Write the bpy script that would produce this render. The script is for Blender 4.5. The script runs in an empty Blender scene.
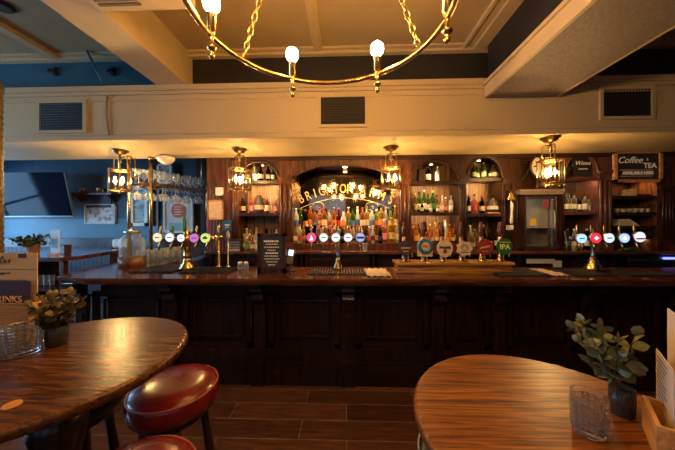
import bpy, bmesh, math, random
from mathutils import Vector, Matrix
random.seed(7)
PI = math.pi
C = bpy.context.scene.collection
# ------------------------------------------------------------------ camera frame
H = 1.66; F = 262.0; CX = 337.5; CY = 223.0
YAW = math.radians(1.8); ROLL = math.radians(-0.2)
CAMM = Matrix.Rotation(YAW, 3, 'Z') @ Matrix.Rotation(PI/2, 3, 'X') @ Matrix.Rotation(ROLL, 3, 'Z')
def ray(x, y):
    return CAMM @ Vector(((x-CX)/F, -(y-CY)/F, -1.0))
def W(x, y, Y):            # point of the vertical plane Y seen at a photo position
    d = ray(x, y); t = Y/d.y
    return Vector((d.x*t, Y, H+d.z*t))
def Wz(x, y, z):           # point of the horizontal plane z seen at a photo position
    d = ray(x, y); t = (z-H)/d.z
    return Vector((d.x*t, d.y*t, z))
def c2w(x, y):
    v = Matrix.Rotation(YAW, 3, 'Z') @ Vector((x, y, 0)); return v.x, v.y

# ------------------------------------------------------------------ materials
MATS = {}
def nt(name):
    m = bpy.data.materials.new(name); m.use_nodes = True
    n = m.node_tree.nodes; l = m.node_tree.links
    b = n['Principled BSDF']; return m, n, l, b
def coords(n, l, scale=(1,1,1), rot=(0,0,0), src='Object'):
    tc = n.new('ShaderNodeTexCoord'); mp = n.new('ShaderNodeMapping')
    mp.inputs['Scale'].default_value = scale; mp.inputs['Rotation'].default_value = rot
    l.new(tc.outputs[src], mp.inputs['Vector']); return mp.outputs['Vector']
def ramp(n, l, fac, stops):
    r = n.new('ShaderNodeValToRGB'); e = r.color_ramp.elements
    while len(e) < len(stops): e.new(0.5)
    for k, (p, c) in enumerate(stops):
        e[k].position = p; e[k].color = (*c, 1)
    l.new(fac, r.inputs['Fac']); return r.outputs['Color']
def mat(name, col, rough=0.5, metal=0.0, var=0.12, scale=8.0, bump=0.0, coat=0.0, spec=0.5, emit=None, estr=0.0):
    if name in MATS: return MATS[name]
    m, n, l, b = nt(name)
    v = coords(n, l)
    no = n.new('ShaderNodeTexNoise'); no.inputs['Scale'].default_value = scale; no.inputs['Detail'].default_value = 4
    l.new(v, no.inputs['Vector'])
    lo = tuple(c*(1-var) for c in col); hi = tuple(min(1, c*(1+var)) for c in col)
    l.new(ramp(n, l, no.outputs['Fac'], [(0.3, lo), (0.7, hi)]), b.inputs['Base Color'])
    b.inputs['Roughness'].default_value = rough; b.inputs['Metallic'].default_value = metal
    b.inputs['Specular IOR Level'].default_value = spec
    if coat: b.inputs['Coat Weight'].default_value = coat; b.inputs['Coat Roughness'].default_value = 0.12
    if bump:
        bp = n.new('ShaderNodeBump'); bp.inputs['Strength'].default_value = bump; bp.inputs['Distance'].default_value = 0.01
        l.new(no.outputs['Fac'], bp.inputs['Height']); l.new(bp.outputs['Normal'], b.inputs['Normal'])
    if emit:
        b.inputs['Emission Color'].default_value = (*emit, 1); b.inputs['Emission Strength'].default_value = estr
    MATS[name] = m; return m
def wood(name, c1, c2, c3, rough=0.3, scale=(1.2,14,14), rot=(0,0,0), coat=0.0, bump=0.15, spec=0.5, nscale=2.5, gaps=None):
    if name in MATS: return MATS[name]
    m, n, l, b = nt(name)
    v = coords(n, l, scale, rot)
    no = n.new('ShaderNodeTexNoise'); no.inputs['Scale'].default_value = nscale; no.inputs['Detail'].default_value = 8
    no.inputs['Roughness'].default_value = 0.62; no.inputs['Distortion'].default_value = 0.6
    l.new(v, no.inputs['Vector'])
    col = ramp(n, l, no.outputs['Fac'], [(0.36, c1), (0.5, c2), (0.64, c3)])
    l.new(col, b.inputs['Base Color'])
    b.inputs['Roughness'].default_value = rough; b.inputs['Specular IOR Level'].default_value = spec
    if coat: b.inputs['Coat Weight'].default_value = coat; b.inputs['Coat Roughness'].default_value = 0.15
    bp = n.new('ShaderNodeBump'); bp.inputs['Strength'].default_value = bump; bp.inputs['Distance'].default_value = 0.004
    l.new(no.outputs['Fac'], bp.inputs['Height']); l.new(bp.outputs['Normal'], b.inputs['Normal'])
    MATS[name] = m; return m
def glassy(name, col, rough=0.04, alpha=0.5, tint=None, metal=0.0, mixk=0.6):
    """thin coloured glass: a clear share lets light through, the rest is glossy"""
    if name in MATS: return MATS[name]
    m, n, l, b = nt(name)
    b.inputs['Base Color'].default_value = (*col, 1); b.inputs['Roughness'].default_value = rough
    tr = n.new('ShaderNodeBsdfTransparent'); tr.inputs['Color'].default_value = (*(tint or col), 1)
    lw = n.new('ShaderNodeLayerWeight'); lw.inputs['Blend'].default_value = 0.35
    ma = n.new('ShaderNodeMath'); ma.operation = 'MULTIPLY_ADD'; ma.use_clamp = True
    ma.inputs[1].default_value = mixk; ma.inputs[2].default_value = (1-alpha) if mixk != 0.6 else 1-alpha
    l.new(lw.outputs['Facing'], ma.inputs[0])
    mx = n.new('ShaderNodeMixShader'); l.new(ma.outputs[0], mx.inputs['Fac'])
    l.new(tr.outputs[0], mx.inputs[1]); l.new(b.outputs[0], mx.inputs[2])
    l.new(mx.outputs[0], n['Material Output'].inputs['Surface'])
    MATS[name] = m; return m
def emissive(name, col, s):
    if name in MATS: return MATS[name]
    m, n, l, b = nt(name); b.inputs['Base Color'].default_value = (*col, 1)
    b.inputs['Emission Color'].default_value = (*col, 1); b.inputs['Emission Strength'].default_value = s
    MATS[name] = m; return m

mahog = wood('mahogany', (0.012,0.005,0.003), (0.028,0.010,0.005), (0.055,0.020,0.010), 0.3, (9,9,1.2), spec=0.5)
mahog_red = wood('red_mahogany', (0.035,0.011,0.005), (0.075,0.025,0.010), (0.13,0.048,0.018), 0.26, (9,9,1.0), spec=0.5)
barwood = wood('bar_front_wood', (0.006,0.0025,0.002), (0.015,0.0055,0.0035), (0.03,0.011,0.006), 0.28, (8,8,1.0), spec=0.35)
topwood = wood('bar_top_wood', (0.04,0.012,0.006), (0.10,0.030,0.014), (0.18,0.060,0.027), 0.13, (1.0,12,12), coat=0.5, bump=0.05)
tablewood_r = wood('table_wood_orange', (0.045,0.011,0.002), (0.19,0.058,0.011), (0.33,0.125,0.028), 0.34, (1.6,38,38), rot=(0,0,-0.30), bump=0.12, coat=0.0, spec=0.35)
tablewood_l = wood('table_wood_brown', (0.030,0.010,0.003), (0.088,0.031,0.009), (0.150,0.058,0.018), 0.25, (2.4,24,24), rot=(0,0,1.0), bump=0.22, coat=0.0, spec=0.35)
lightwood = wood('oak_box_wood', (0.34,0.14,0.035), (0.52,0.24,0.065), (0.64,0.34,0.11), 0.45, (2,14,14))
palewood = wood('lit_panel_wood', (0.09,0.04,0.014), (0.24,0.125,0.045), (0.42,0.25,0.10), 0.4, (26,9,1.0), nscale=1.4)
pumpwood = wood('pump_box_wood', (0.16,0.07,0.014), (0.36,0.17,0.035), (0.52,0.27,0.07), 0.22, (1,14,14), coat=0.4)
darkwood = wood('stool_wood', (0.01,0.005,0.003), (0.03,0.012,0.007), (0.05,0.02,0.01), 0.3, (9,9,1))
brass = mat('brass', (0.62,0.40,0.13), 0.24, 1.0, var=0.2, scale=20)
brass_old = mat('aged_brass', (0.36,0.22,0.08), 0.32, 1.0, var=0.35, scale=30)
steel = mat('brushed_steel', (0.55,0.55,0.55), 0.3, 1.0, var=0.1)
darksteel = mat('dark_steel', (0.12,0.12,0.13), 0.35, 0.9, var=0.15)
blackp = mat('black_plastic', (0.012,0.012,0.014), 0.3, var=0.2)
whitep = mat('white_plastic', (0.7,0.69,0.66), 0.4, var=0.04)
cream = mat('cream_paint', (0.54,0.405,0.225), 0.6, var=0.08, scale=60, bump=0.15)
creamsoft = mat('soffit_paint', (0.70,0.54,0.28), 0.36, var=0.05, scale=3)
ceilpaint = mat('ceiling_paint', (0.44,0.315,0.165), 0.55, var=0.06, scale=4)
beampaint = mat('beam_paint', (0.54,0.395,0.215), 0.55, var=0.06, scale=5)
navy_shaded = mat('shaded_navy_paint', (0.016,0.014,0.013), 0.5, var=0.2, scale=5)  # navy frieze away from the window, its shade put into the colour
navy = mat('blue_lit_navy_paint', (0.012,0.085,0.15), 0.5, var=0.15, scale=5)  # navy with the blue daylight of the left end put into its colour
bluewall = mat('blue_wall_paint', (0.030,0.13,0.20), 0.45, var=0.12, scale=3)
greyblue = mat('grey_blue_boards', (0.035,0.035,0.05), 0.5, var=0.15)
redleather = mat('oxblood_leather', (0.165,0.010,0.007), 0.26, var=0.3, scale=9, bump=0.25, coat=0.3)
piping = mat('leather_piping', (0.40,0.10,0.08), 0.35, var=0.2)
blackleather = mat('black_leather', (0.010,0.014,0.014), 0.28, var=0.25, scale=12, bump=0.2)
chalk = mat('chalk_white', (0.92,0.90,0.84), 0.8, var=0.1, scale=60)
slate = mat('chalkboard', (0.022,0.022,0.022), 0.55, var=0.3, scale=14)
gold = mat('gold_leaf', (0.62,0.40,0.12), 0.4, 0.6, var=0.15)
paper = mat('cream_paper', (0.80,0.54,0.25), 0.65, var=0.04, scale=5)
purple = mat('aubergine_print', (0.07,0.03,0.055), 0.6, var=0.1)
ink = mat('brown_ink', (0.10,0.05,0.03), 0.7)
cloth = mat('bar_towel_cloth', (0.45,0.36,0.24), 0.85, var=0.35, scale=60, bump=0.4)
leaf = mat('grey_green_leaf', (0.13,0.13,0.045), 0.42, var=0.35, scale=14)
leafdark = mat('dark_green_leaf', (0.045,0.06,0.022), 0.4, var=0.4, scale=14)
leafbrown = mat('olive_brown_leaf', (0.13,0.10,0.04), 0.45, var=0.4, scale=14)
stemm = mat('plant_stem', (0.07,0.05,0.03), 0.6)
terra = mat('terracotta', (0.28,0.11,0.06), 0.6, var=0.2)
mirror = mat('antique_mirror', (0.40,0.31,0.21), 0.05, 1.0, var=0.12, scale=3)
rubber = mat('black_rubber_mat', (0.02,0.016,0.013), 0.15, var=0.5, scale=40, bump=0.4)
bulbglow = emissive('warm_bulb', (1.0,0.55,0.165), 350)
flame = emissive('lantern_bulb', (1.0,0.58,0.20), 850)
led = emissive('warm_led', (1.0,0.62,0.28), 75)
downl = emissive('warm_downlight', (1.0,0.66,0.32), 7)
cleargl = glassy('clear_glass', (0.015,0.015,0.015), 0.03, 0.96, (0.97,0.98,0.98), mixk=0.35)
frost = glassy('tumbler_clear_glass', (0.50,0.56,0.60), 0.05, 0.86, (0.93,0.96,0.97), mixk=0.9)
smoked = glassy('smoked_glass', (0.05,0.045,0.045), 0.06, 0.45, (0.35,0.33,0.32))
def real_glass():
    m, n, l, b = nt('cut_glass')
    b.inputs['Base Color'].default_value = (0.97,0.95,0.93,1); b.inputs['Roughness'].default_value = 0.04
    b.inputs['Transmission Weight'].default_value = 0.94; b.inputs['IOR'].default_value = 1.47
    return m
cutglass = real_glass()
def pic(name, stops, scale):
    m, n, l, b = nt(name)
    v = coords(n, l, scale)
    no = n.new('ShaderNodeTexNoise'); no.inputs['Scale'].default_value = 6; no.inputs['Detail'].default_value = 3
    l.new(v, no.inputs['Vector']); l.new(ramp(n, l, no.outputs['Fac'], stops), b.inputs['Base Color'])
    b.inputs['Roughness'].default_value = 0.35; return m
# planks of the floor
def floor_mat():
    m, n, l, b = nt('floor_planks')
    v = coords(n, l)
    br = n.new('ShaderNodeTexBrick'); br.offset = 0.37; br.inputs['Scale'].default_value = 1
    br.inputs['Brick Width'].default_value = 1.0; br.inputs['Row Height'].default_value = 0.2
    br.inputs['Mortar Size'].default_value = 0.004; br.inputs['Mortar Smooth'].default_value = 0.3
    br.inputs['Color1'].default_value = (0.080,0.027,0.010,1); br.inputs['Color2'].default_value = (0.18,0.070,0.026,1)
    br.inputs['Mortar'].default_value = (0.30,0.20,0.12,1)
    l.new(v, br.inputs['Vector'])
    v2 = coords(n, l, (1.5,12,12))
    no = n.new('ShaderNodeTexNoise'); no.inputs['Scale'].default_value = 3; no.inputs['Detail'].default_value = 8
    l.new(v2, no.inputs['Vector'])
    g = ramp(n, l, no.outputs['Fac'], [(0.3, (0.55,0.55,0.55)), (0.7, (1.3,1.25,1.2))])
    mx = n.new('ShaderNodeMixRGB'); mx.blend_type = 'MULTIPLY'; mx.inputs[0].default_value = 1
    l.new(br.outputs['Color'], mx.inputs[1]); l.new(g, mx.inputs[2]); l.new(mx.outputs[0], b.inputs['Base Color'])
    b.inputs['Roughness'].default_value = 0.3
    bp = n.new('ShaderNodeBump'); bp.inputs['Strength'].default_value = 0.35; bp.inputs['Distance'].default_value = 0.006
    l.new(no.outputs['Fac'], bp.inputs['Height']); l.new(bp.outputs['Normal'], b.inputs['Normal'])
    return m
def beam_under():
    m, n, l, b = nt('woven_wallpaper')
    v = coords(n, l, (60,14,60))
    no = n.new('ShaderNodeTexNoise'); no.inputs['Scale'].default_value = 2; no.inputs['Detail'].default_value = 5
    l.new(v, no.inputs['Vector'])
    l.new(ramp(n, l, no.outputs['Fac'], [(0.3, (0.14,0.105,0.085)), (0.7, (0.27,0.21,0.17))]), b.inputs['Base Color'])
    b.inputs['Roughness'].default_value = 0.6
    return m

# ------------------------------------------------------------------ mesh builder
class MB:
    def __init__(s): s.bm = bmesh.new()
    def box(s, c, d, rz=0, rx=0, ry=0, bev=0):
        r = bmesh.ops.create_cube(s.bm, size=1)
        M = Matrix.Translation(c) @ Matrix.Rotation(rz,4,'Z') @ Matrix.Rotation(ry,4,'Y') @ Matrix.Rotation(rx,4,'X') @ Matrix.Diagonal((*d,1))
        bmesh.ops.transform(s.bm, matrix=M, verts=r['verts'])
        if bev:
            es = list({e for v in r['verts'] for e in v.link_edges})
            bmesh.ops.bevel(s.bm, geom=es, offset=bev, segments=2, affect='EDGES', profile=0.6)
        return s
    def b2(s, x0, x1, y0, y1, z0, z1, bev=0):
        return s.box(((x0+x1)/2,(y0+y1)/2,(z0+z1)/2), (abs(x1-x0),abs(y1-y0),abs(z1-z0)), bev=bev)
    def lathe(s, prof, c=(0,0,0), seg=20, M=None, mod=None, cap=True):
        rings = []
        T = Matrix.Translation(c) @ (M or Matrix())
        for (r, z) in prof:
            ring = []
            for k in range(seg):
                a = 2*PI*k/seg; rr = r*(mod(a, z) if mod else 1)
                ring.append(s.bm.verts.new(T @ Vector((rr*math.cos(a), rr*math.sin(a), z))))
            rings.append(ring)
        for a, b in zip(rings, rings[1:]):
            for k in range(seg):
                f = s.bm.faces.new((a[k], a[(k+1)%seg], b[(k+1)%seg], b[k])); f.smooth = True
        if cap:
            if prof[0][0] > 1e-5: s.bm.faces.new(rings[0][::-1])
            if prof[-1][0] > 1e-5: s.bm.faces.new(rings[-1])
        return s
    def tube(s, pts, r, seg=8, closed=False):
        pts = [Vector(p) for p in pts]; n = len(pts); rings = []
        rs = r if isinstance(r, (list, tuple)) else [r]*n
        up = Vector((0,0,1)); prev = None
        for i, p in enumerate(pts):
            if closed: t = pts[(i+1)%n]-pts[i-1]
            else: t = (pts[min(i+1,n-1)]-pts[max(i-1,0)])
            t.normalize()
            if prev is None:
                a = t.cross(up)
                if a.length < 1e-3: a = t.cross(Vector((1,0,0)))
            else:
                a = prev - t*prev.dot(t)
                if a.length < 1e-5: a = t.orthogonal()
            a.normalize(); b = t.cross(a); prev = a
            rings.append([s.bm.verts.new(p + (a*math.cos(2*PI*k/seg)+b*math.sin(2*PI*k/seg))*rs[i]) for k in range(seg)])
        pairs = list(zip(rings, rings[1:])) + ([(rings[-1], rings[0])] if closed else [])
        for A, B in pairs:
            for k in range(seg):
                f = s.bm.faces.new((A[k], A[(k+1)%seg], B[(k+1)%seg], B[k])); f.smooth = True
        if not closed:
            s.bm.faces.new(rings[0][::-1]); s.bm.faces.new(rings[-1])
        return s
    def prism(s, poly, t0, t1, M=None, smooth=False):
        """polygon in local xz, extruded from y=t0 to y=t1"""
        M = M or Matrix()
        a = [s.bm.verts.new(M @ Vector((x, t0, z))) for x, z in poly]
        b = [s.bm.verts.new(M @ Vector((x, t1, z))) for x, z in poly]
        n = len(poly); s.bm.faces.new(a); s.bm.faces.new(b[::-1])
        for k in range(n):
            f = s.bm.faces.new((a[k], b[k], b[(k+1)%n], a[(k+1)%n])); f.smooth = smooth
        return s
    def flat(s, poly, z0, z1):
        """polygon in xy, extruded in z"""
        a = [s.bm.verts.new((x,y,z0)) for x,y in poly]; b = [s.bm.verts.new((x,y,z1)) for x,y in poly]
        n = len(poly); s.bm.faces.new(a[::-1]); s.bm.faces.new(b)
        for k in range(n): s.bm.faces.new((a[k], a[(k+1)%n], b[(k+1)%n], b[k]))
        return s
    def sphere(s, c, r, sx=1, sy=1, sz=1, u=14, v=10):
        x = bmesh.ops.create_uvsphere(s.bm, u_segments=u, v_segments=v, radius=r)
        bmesh.ops.transform(s.bm, matrix=Matrix.Translation(c) @ Matrix.Diagonal((sx,sy,sz,1)), verts=x['verts'])
        for vv in x['verts']:
            for f in vv.link_faces: f.smooth = True
        return s
    def disc(s, c, r, t, seg=24):      # a disc facing -y
        return s.lathe([(r,0),(r,t)], c, seg, Matrix.Rotation(PI/2,4,'X'))
    def build(s, name, m, parent=None):
        bmesh.ops.recalc_face_normals(s.bm, faces=s.bm.faces)
        me = bpy.data.meshes.new(name); s.bm.to_mesh(me); s.bm.free(); me.materials.append(m)
        o = bpy.data.objects.new(name, me); C.objects.link(o)
        if parent: o.parent = parent
        return o
def thing(name, label, cat, loc=(0,0,0), rz=0, group=None):
    o = bpy.data.objects.new(name, None); C.objects.link(o); o.empty_display_size = 0.1
    o.location = loc; o.rotation_euler = (0,0,rz); o['label'] = label; o['category'] = cat
    if group: o['group'] = group
    return o
def tag(o, label, cat, group=None, kind=None):
    o['label'] = label; o['category'] = cat
    if group: o['group'] = group
    if kind: o['kind'] = kind
    return o
def struct(o, label=None):
    o['kind'] = 'structure'
    if label: o['label'] = label
    return o
def children(o): return [c for c in C.objects if c.parent is o]
def dup(root, loc, rz=None, label=None, group=None, scale=None):
    r = root.copy(); C.objects.link(r); r.location = loc
    if rz is not None: r.rotation_euler = (0,0,rz)
    if scale: r.scale = scale
    if label: r['label'] = label
    if group: r['group'] = group
    for ch in list(root.children):
        c = ch.copy(); C.objects.link(c); c.parent = r
        for g in list(ch.children):
            d = g.copy(); C.objects.link(d); d.parent = c
    return r
ORD = ['first','second','third','fourth','fifth','sixth','seventh','eighth','ninth','tenth','eleventh','twelfth','thirteenth','fourteenth','fifteenth','sixteenth','seventeenth','eighteenth','nineteenth','twentieth','twenty-first','twenty-second','twenty-third','twenty-fourth','twenty-fifth','twenty-sixth','twenty-seventh','twenty-eighth','twenty-ninth','thirtieth']
def text_mesh(name, body, size, m, parent, loc, rot=(PI/2,0,0), bold=0.0, shear=0.0, align='CENTER', ext=0.0015, sp=1.0):
    cu = bpy.data.curves.new(name, 'FONT'); cu.body = body; cu.size = size; cu.align_x = align; cu.align_y = 'CENTER'
    cu.extrude = ext; cu.offset = bold; cu.shear = shear; cu.space_character = sp; cu.resolution_u = 3
    t = bpy.data.objects.new(name+'_tmp', cu); C.objects.link(t)
    dg = bpy.context.evaluated_depsgraph_get(); dg.update()
    me = bpy.data.meshes.new_from_object(t.evaluated_get(dg)); me.name = name
    bpy.data.objects.remove(t); me.materials.clear(); me.materials.append(m)
    o = bpy.data.objects.new(name, me); C.objects.link(o); o.parent = parent
    o.location = loc; o.rotation_euler = rot; return o

# ================================================================== THE SETTING
XL, XR, YF, YB = -7.6, 5.7, -3.0, 5.35
ZC = 3.67; ZS = 2.645; YBH = 3.0; YSR = 3.88
b = MB(); b.b2(XL,XR,YF,YB+.1,-0.1,0); struct(b.build('floor', floor_mat()), 'dark brown wooden plank floor in front of the bar')
b = MB(); b.b2(XL,XR,YF,3.1,ZC,ZC+0.1); struct(b.build('ceiling', ceilpaint), 'tan plaster ceiling between the beams')
b = MB(); b.b2(XL,XR,YSR,YB,3.2,3.3); struct(b.build('ceiling', bluewall), 'dark ceiling of the room behind the bar')
b = MB(); b.b2(XL,-1.95,3.08,3.2,3.2,ZC); struct(b.build('wall_back', navy), 'navy band of wall in painted blue light above the cream bulkhead, left of the beam')  # one band split in two colours that carry the fall of daylight
b = MB(); b.b2(-1.95,XR,3.08,3.2,3.2,ZC); struct(b.build('wall_back', navy_shaded), 'navy band of wall in painted shade above the cream bulkhead')
zsp = W(60,219,YB).z
b = MB(); b.b2(XL,-1.9,YB,YB+0.1,zsp,3.3); struct(b.build('wall_rear', mat('midnight_blue',(0.008,0.030,0.058),0.5,var=.15,scale=3)), 'midnight blue upper rear wall of the lounge')  # upper wall coloured darker than the band below it
b = MB(); b.b2(XL,-1.9,YB,YB+0.1,1.30,zsp); struct(b.build('wall_rear', bluewall), 'bright blue band of the lounge rear wall')
b = MB()
for k in range(62):
    x = XL + k*0.092; b.b2(x, x+0.086, YB-0.02, YB+0.08, 0, 1.32)
struct(b.build('wall_rear_wainscot', greyblue), 'grey vertical boards under the blue wall')
b = MB(); b.b2(XL,-1.9,YB-0.10,YB-0.0,1.30,1.36); b.b2(XL,-1.9,YB-0.05,YB-0.0,1.18,1.30); struct(b.build('trim_1', mahog), 'dark wooden dado rail under the blue wall')
b = MB(); b.b2(-1.9,XR,4.42,4.5,0,3.2); struct(b.build('wall_behind_back_bar', mahog), 'dark wall behind the back bar')
b = MB(); b.b2(XL-0.1,XL,YF,YB,0,0.9); b.b2(XL-0.1,XL,YF,YB,2.7,ZC+0.1); b.b2(XL-0.1,XL,YF,0.1,0.9,2.7); b.b2(XL-0.1,XL,5.15,YB,0.9,2.7); b.b2(XL-0.1,XL,2.0,3.5,0.9,2.7)
struct(b.build('wall_left', navy), 'navy left wall with windows')
b = MB(); b.b2(XR,XR+0.1,YF,YB,0,ZC+0.1); struct(b.build('wall_right', navy_shaded), 'navy right wall')
b = MB(); b.b2(XL,XR,YF-0.1,YF,0,0.9); b.b2(XL,XR,YF-0.1,YF,2.9,ZC+0.1)
for x0,x1 in ((XL,-4.2),(-2.6,-1.6),(0.0,1.0),(2.6,XR)): b.b2(x0,x1,YF-0.1,YF,0.9,2.9)
struct(b.build('wall_front', navy_shaded), 'street wall behind the viewer')
# windows (frames with panes)
def window(n, x0,x1,y0,y1,z0,z1):
    b = MB(); t = 0.05
    if abs(y1-y0) < abs(x1-x0):
        for x in (x0, (x0+x1)/2-t/2, x1-t): b.b2(x,x+t,y0,y1,z0,z1)
        for z in (z0, (z0+z1)/2, z1-t): b.b2(x0,x1,y0,y1,z,z+t)
    else:
        for y in (y0, (y0+y1)/2-t/2, y1-t): b.b2(x0,x1,y,y+t,z0,z1)
        for z in (z0, (z0+z1)/2, z1-t): b.b2(x0,x1,y0,y1,z,z+t)
    o = struct(b.build('window_%d'%n, whitep), 'white framed sash window')
    b = MB(); mx = ((x0+x1)/2, (y0+y1)/2)
    if abs(y1-y0) < abs(x1-x0): b.b2(x0,x1,mx[1]-.004,mx[1]+.004,z0,z1)
    else: b.b2(mx[0]-.004,mx[0]+.004,y0,y1,z0,z1)
    b.build('pane', cleargl, o)
window(1, XL-0.08,XL-0.02,0.1,2.0,0.9,2.7); window(2, XL-0.08,XL-0.02,3.5,5.15,0.9,2.7)
for k,(x0,x1) in enumerate(((-4.2,-2.6),(-1.6,0.0),(1.0,2.6))): window(3+k, x0,x1,YF-0.08,YF-0.02,0.9,2.9)

# bulkhead over the bar
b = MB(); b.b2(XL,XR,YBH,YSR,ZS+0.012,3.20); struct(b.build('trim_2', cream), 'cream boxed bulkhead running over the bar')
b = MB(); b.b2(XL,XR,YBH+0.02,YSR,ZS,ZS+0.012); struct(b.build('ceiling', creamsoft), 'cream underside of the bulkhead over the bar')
b = MB(); b.b2(XL,XR,YBH-0.05,3.08,3.20,3.26); b.b2(XL,XR,YBH-0.025,YBH,3.165,3.20); b.b2(XL,XR,YBH-0.012,YBH,3.10,3.125)
struct(b.build('trim_3', cream), 'cream ledge moulding along the bulkhead top')
b = MB(); b.b2(XL,XR,YBH-0.02,YBH+0.02,ZS-0.004,ZS+0.035); b.b2(XL,XR,YBH-0.012,YBH,ZS+0.06,ZS+0.08); struct(b.build('trim_4', cream), 'cream bead moulding along the bulkhead foot')
b = MB(); b.b2(XL,XR,3.02,3.08,ZC-0.05,ZC); b.b2(XL,XR,2.97,3.08,ZC-0.022,ZC); struct(b.build('trim_5', cream), 'cream cornice where wall meets ceiling')
# beams
bl0, bl1 = W(156,87,YBH-0.05).x, W(186,88,YBH-0.05).x
b = MB(); b.b2(bl0,bl1,YF,3.079,3.262,ZC); struct(b.build('trim_6', beampaint), 'cream boxed ceiling beam on the left')
br0, br1 = W(484,98,YBH-0.02).x, W(558,97,YBH-0.02).x; zb = W(500,98,YBH-0.02).z
print('beam', bl0, bl1, br0, br1, zb)
b = MB(); b.b2(br0+0.03,br1-0.03,YF,2.95,zb+0.02,ZC); struct(b.build('trim_7', navy_shaded), 'dark sided boxed ceiling beam on the right')
b = MB(); b.b2(br0+0.03,br1-0.03,YF,2.974,zb,zb+0.02); struct(b.build('trim_8', beam_under()), 'grey brown textured underside of the right beam')
b = MB()
for s,x in ((-1,br0),(1,br1)):
    a, c = (x, x+0.03) if s < 0 else (x-0.03, x)
    b.b2(a,c,YF,2.974,zb,zb+0.13)
    a, c = (x-0.02, x+0.03) if s < 0 else (x-0.03, x+0.02)
    b.b2(a,c,YF,2.96,zb+0.13,zb+0.165)
struct(b.build('trim_9', beampaint), 'cream mouldings along the lower edges of the right beam')
b = MB()
for x0,x1,z in ((br0-0.10,br0+0.03,0.05),(br0-0.17,br0-0.10,0.025),(br0-0.22,br0-0.19,0.04)): b.b2(x0,x1,YF,3.02,ZC-z,ZC)
struct(b.build('trim_10', beampaint), 'stepped cream moulding on the ceiling beside the right beam')
xm = W(318,50,3.02).x
b = MB(); b.b2(xm-0.05,xm+0.05,YF,3.0,ZC-0.02,ZC); b.b2(xm-0.02,xm+0.02,YF,3.0,ZC-0.04,ZC-0.02); struct(b.build('trim_11', beampaint), 'narrow ceiling moulding in the middle panel')
x5 = W(53,48,3.0).x
b = MB(); b.b2(x5-0.05,x5+0.05,YF,3.0,ZC-0.05,ZC); struct(b.build('trim_12', beampaint), 'narrow ceiling moulding on the left')

# ventilation grilles
def grille(x0,y0,x1,y1,label):
    a = W(x0,y1,YBH); c = W(x1,y0,YBH); w = c.x-a.x; h = c.z-a.z
    t = thing('vent_grille', label, 'vent', ((a.x+c.x)/2, YBH, a.z), 0, 'vents in the bulkhead')
    b = MB(); e = 0.035
    b.b2(-w/2-e,w/2+e,-0.02,0,-e,0); b.b2(-w/2-e,w/2+e,-0.02,0,h,h+e); b.b2(-w/2-e,-w/2,-0.02,0,0,h); b.b2(w/2,w/2+e,-0.02,0,0,h)
    b.build('frame', cream, t)
    b = MB(); b.b2(-w/2,w/2,-0.006,0,0,h); b.build('backing', blackp, t)
    b = MB(); n = 11
    for k in range(n): b.box((0,-0.012,h*(k+0.5)/n),(w,0.012,0.006),rx=0.5)
    for k in range(16): b.b2(-w/2+w*k/16-0.001,-w/2+w*k/16+0.001,-0.016,-0.012,0,h)
    b.build('louvre', brass_old if False else mat('brown_metal',(0.035,0.022,0.014),0.5,0.2), t)
grille(41,103,84,131,'dark louvred vent at left end of the cream bulkhead')
grille(321,97,365,125,'dark louvred vent above the middle of the bar')
grille(602,89,650,117,'dark louvred vent at right end of the cream bulkhead')
# conduit and strip
p = [W(85,47,2.95),W(104,85,2.95),W(104,88,2.94),W(106,112,2.98),W(108,138,2.97)]
b = MB(); b.tube([p[0],p[1]],0.011); tag(b.build('conduit_pipe', navy),'thin blue pipe slanting across the navy band at left','pipe')
b = MB(); b.tube([Vector((p[2].x,2.985,3.16)),Vector((p[3].x,2.985,2.95)),Vector((p[4].x,2.985,2.70))],0.010); tag(b.build('conduit_pipe', mat('tan_conduit',(0.30,0.19,0.09),0.5)),'thin tan conduit running down the bulkhead beside left vent','pipe')
a = W(86,99,2.99)
b = MB(); b.b2(a.x-.014,a.x+.014,2.975,3.0,W(86,133,2.99).z,a.z); tag(b.build('wood_strip', beampaint),'short tan strip fixed upright beside the left vent','strip')
for x,y,l in ((56,72,'black hook on the navy band, left of the slanting pipe'),(114,72,'black hook on the navy band, right of the slanting pipe'),):
    q = W(x,y,3.08); b = MB(); b.b2(q.x-.02,q.x+.02,3.05,3.08,q.z-.05,q.z+.05); b.tube([(q.x,3.05,q.z),(q.x,3.0,q.z-.01),(q.x+.01,2.99,q.z-.05)],0.012)
    tag(b.build('wall_hook', blackp), l, 'hook', 'hooks on the navy band')
# ceiling air unit
a0, a1 = Wz(100,13,3.19), Wz(197,11,3.19)
t = thing('air_conditioning_unit','cream ceiling air unit with slotted intake under left beam','air conditioner',(0,0,3.19))
b = MB(); b.b2(a0.x,a1.x,a0.y-0.75,a0.y,0,0.07,bev=0.02); b.build('casing', beampaint, t)
b = MB()
for k in range(16): b.b2(a0.x+0.06,a0.x+0.36,a0.y-0.68+k*0.04,a0.y-0.66+k*0.04,-0.006,0)
b.build('intake_grille', mat('grille_dark',(0.08,0.05,0.03),0.5), t)
# smoke detector at upper left
q = Wz(1,8,ZC-0.03); b = MB(); b.lathe([(0.07,0),(0.09,0.02),(0.09,0.03)],(q.x,q.y,ZC-0.03),20)
tag(b.build('smoke_detector', blackp),'small dark round fitting on the ceiling at far left','smoke detector')
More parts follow.
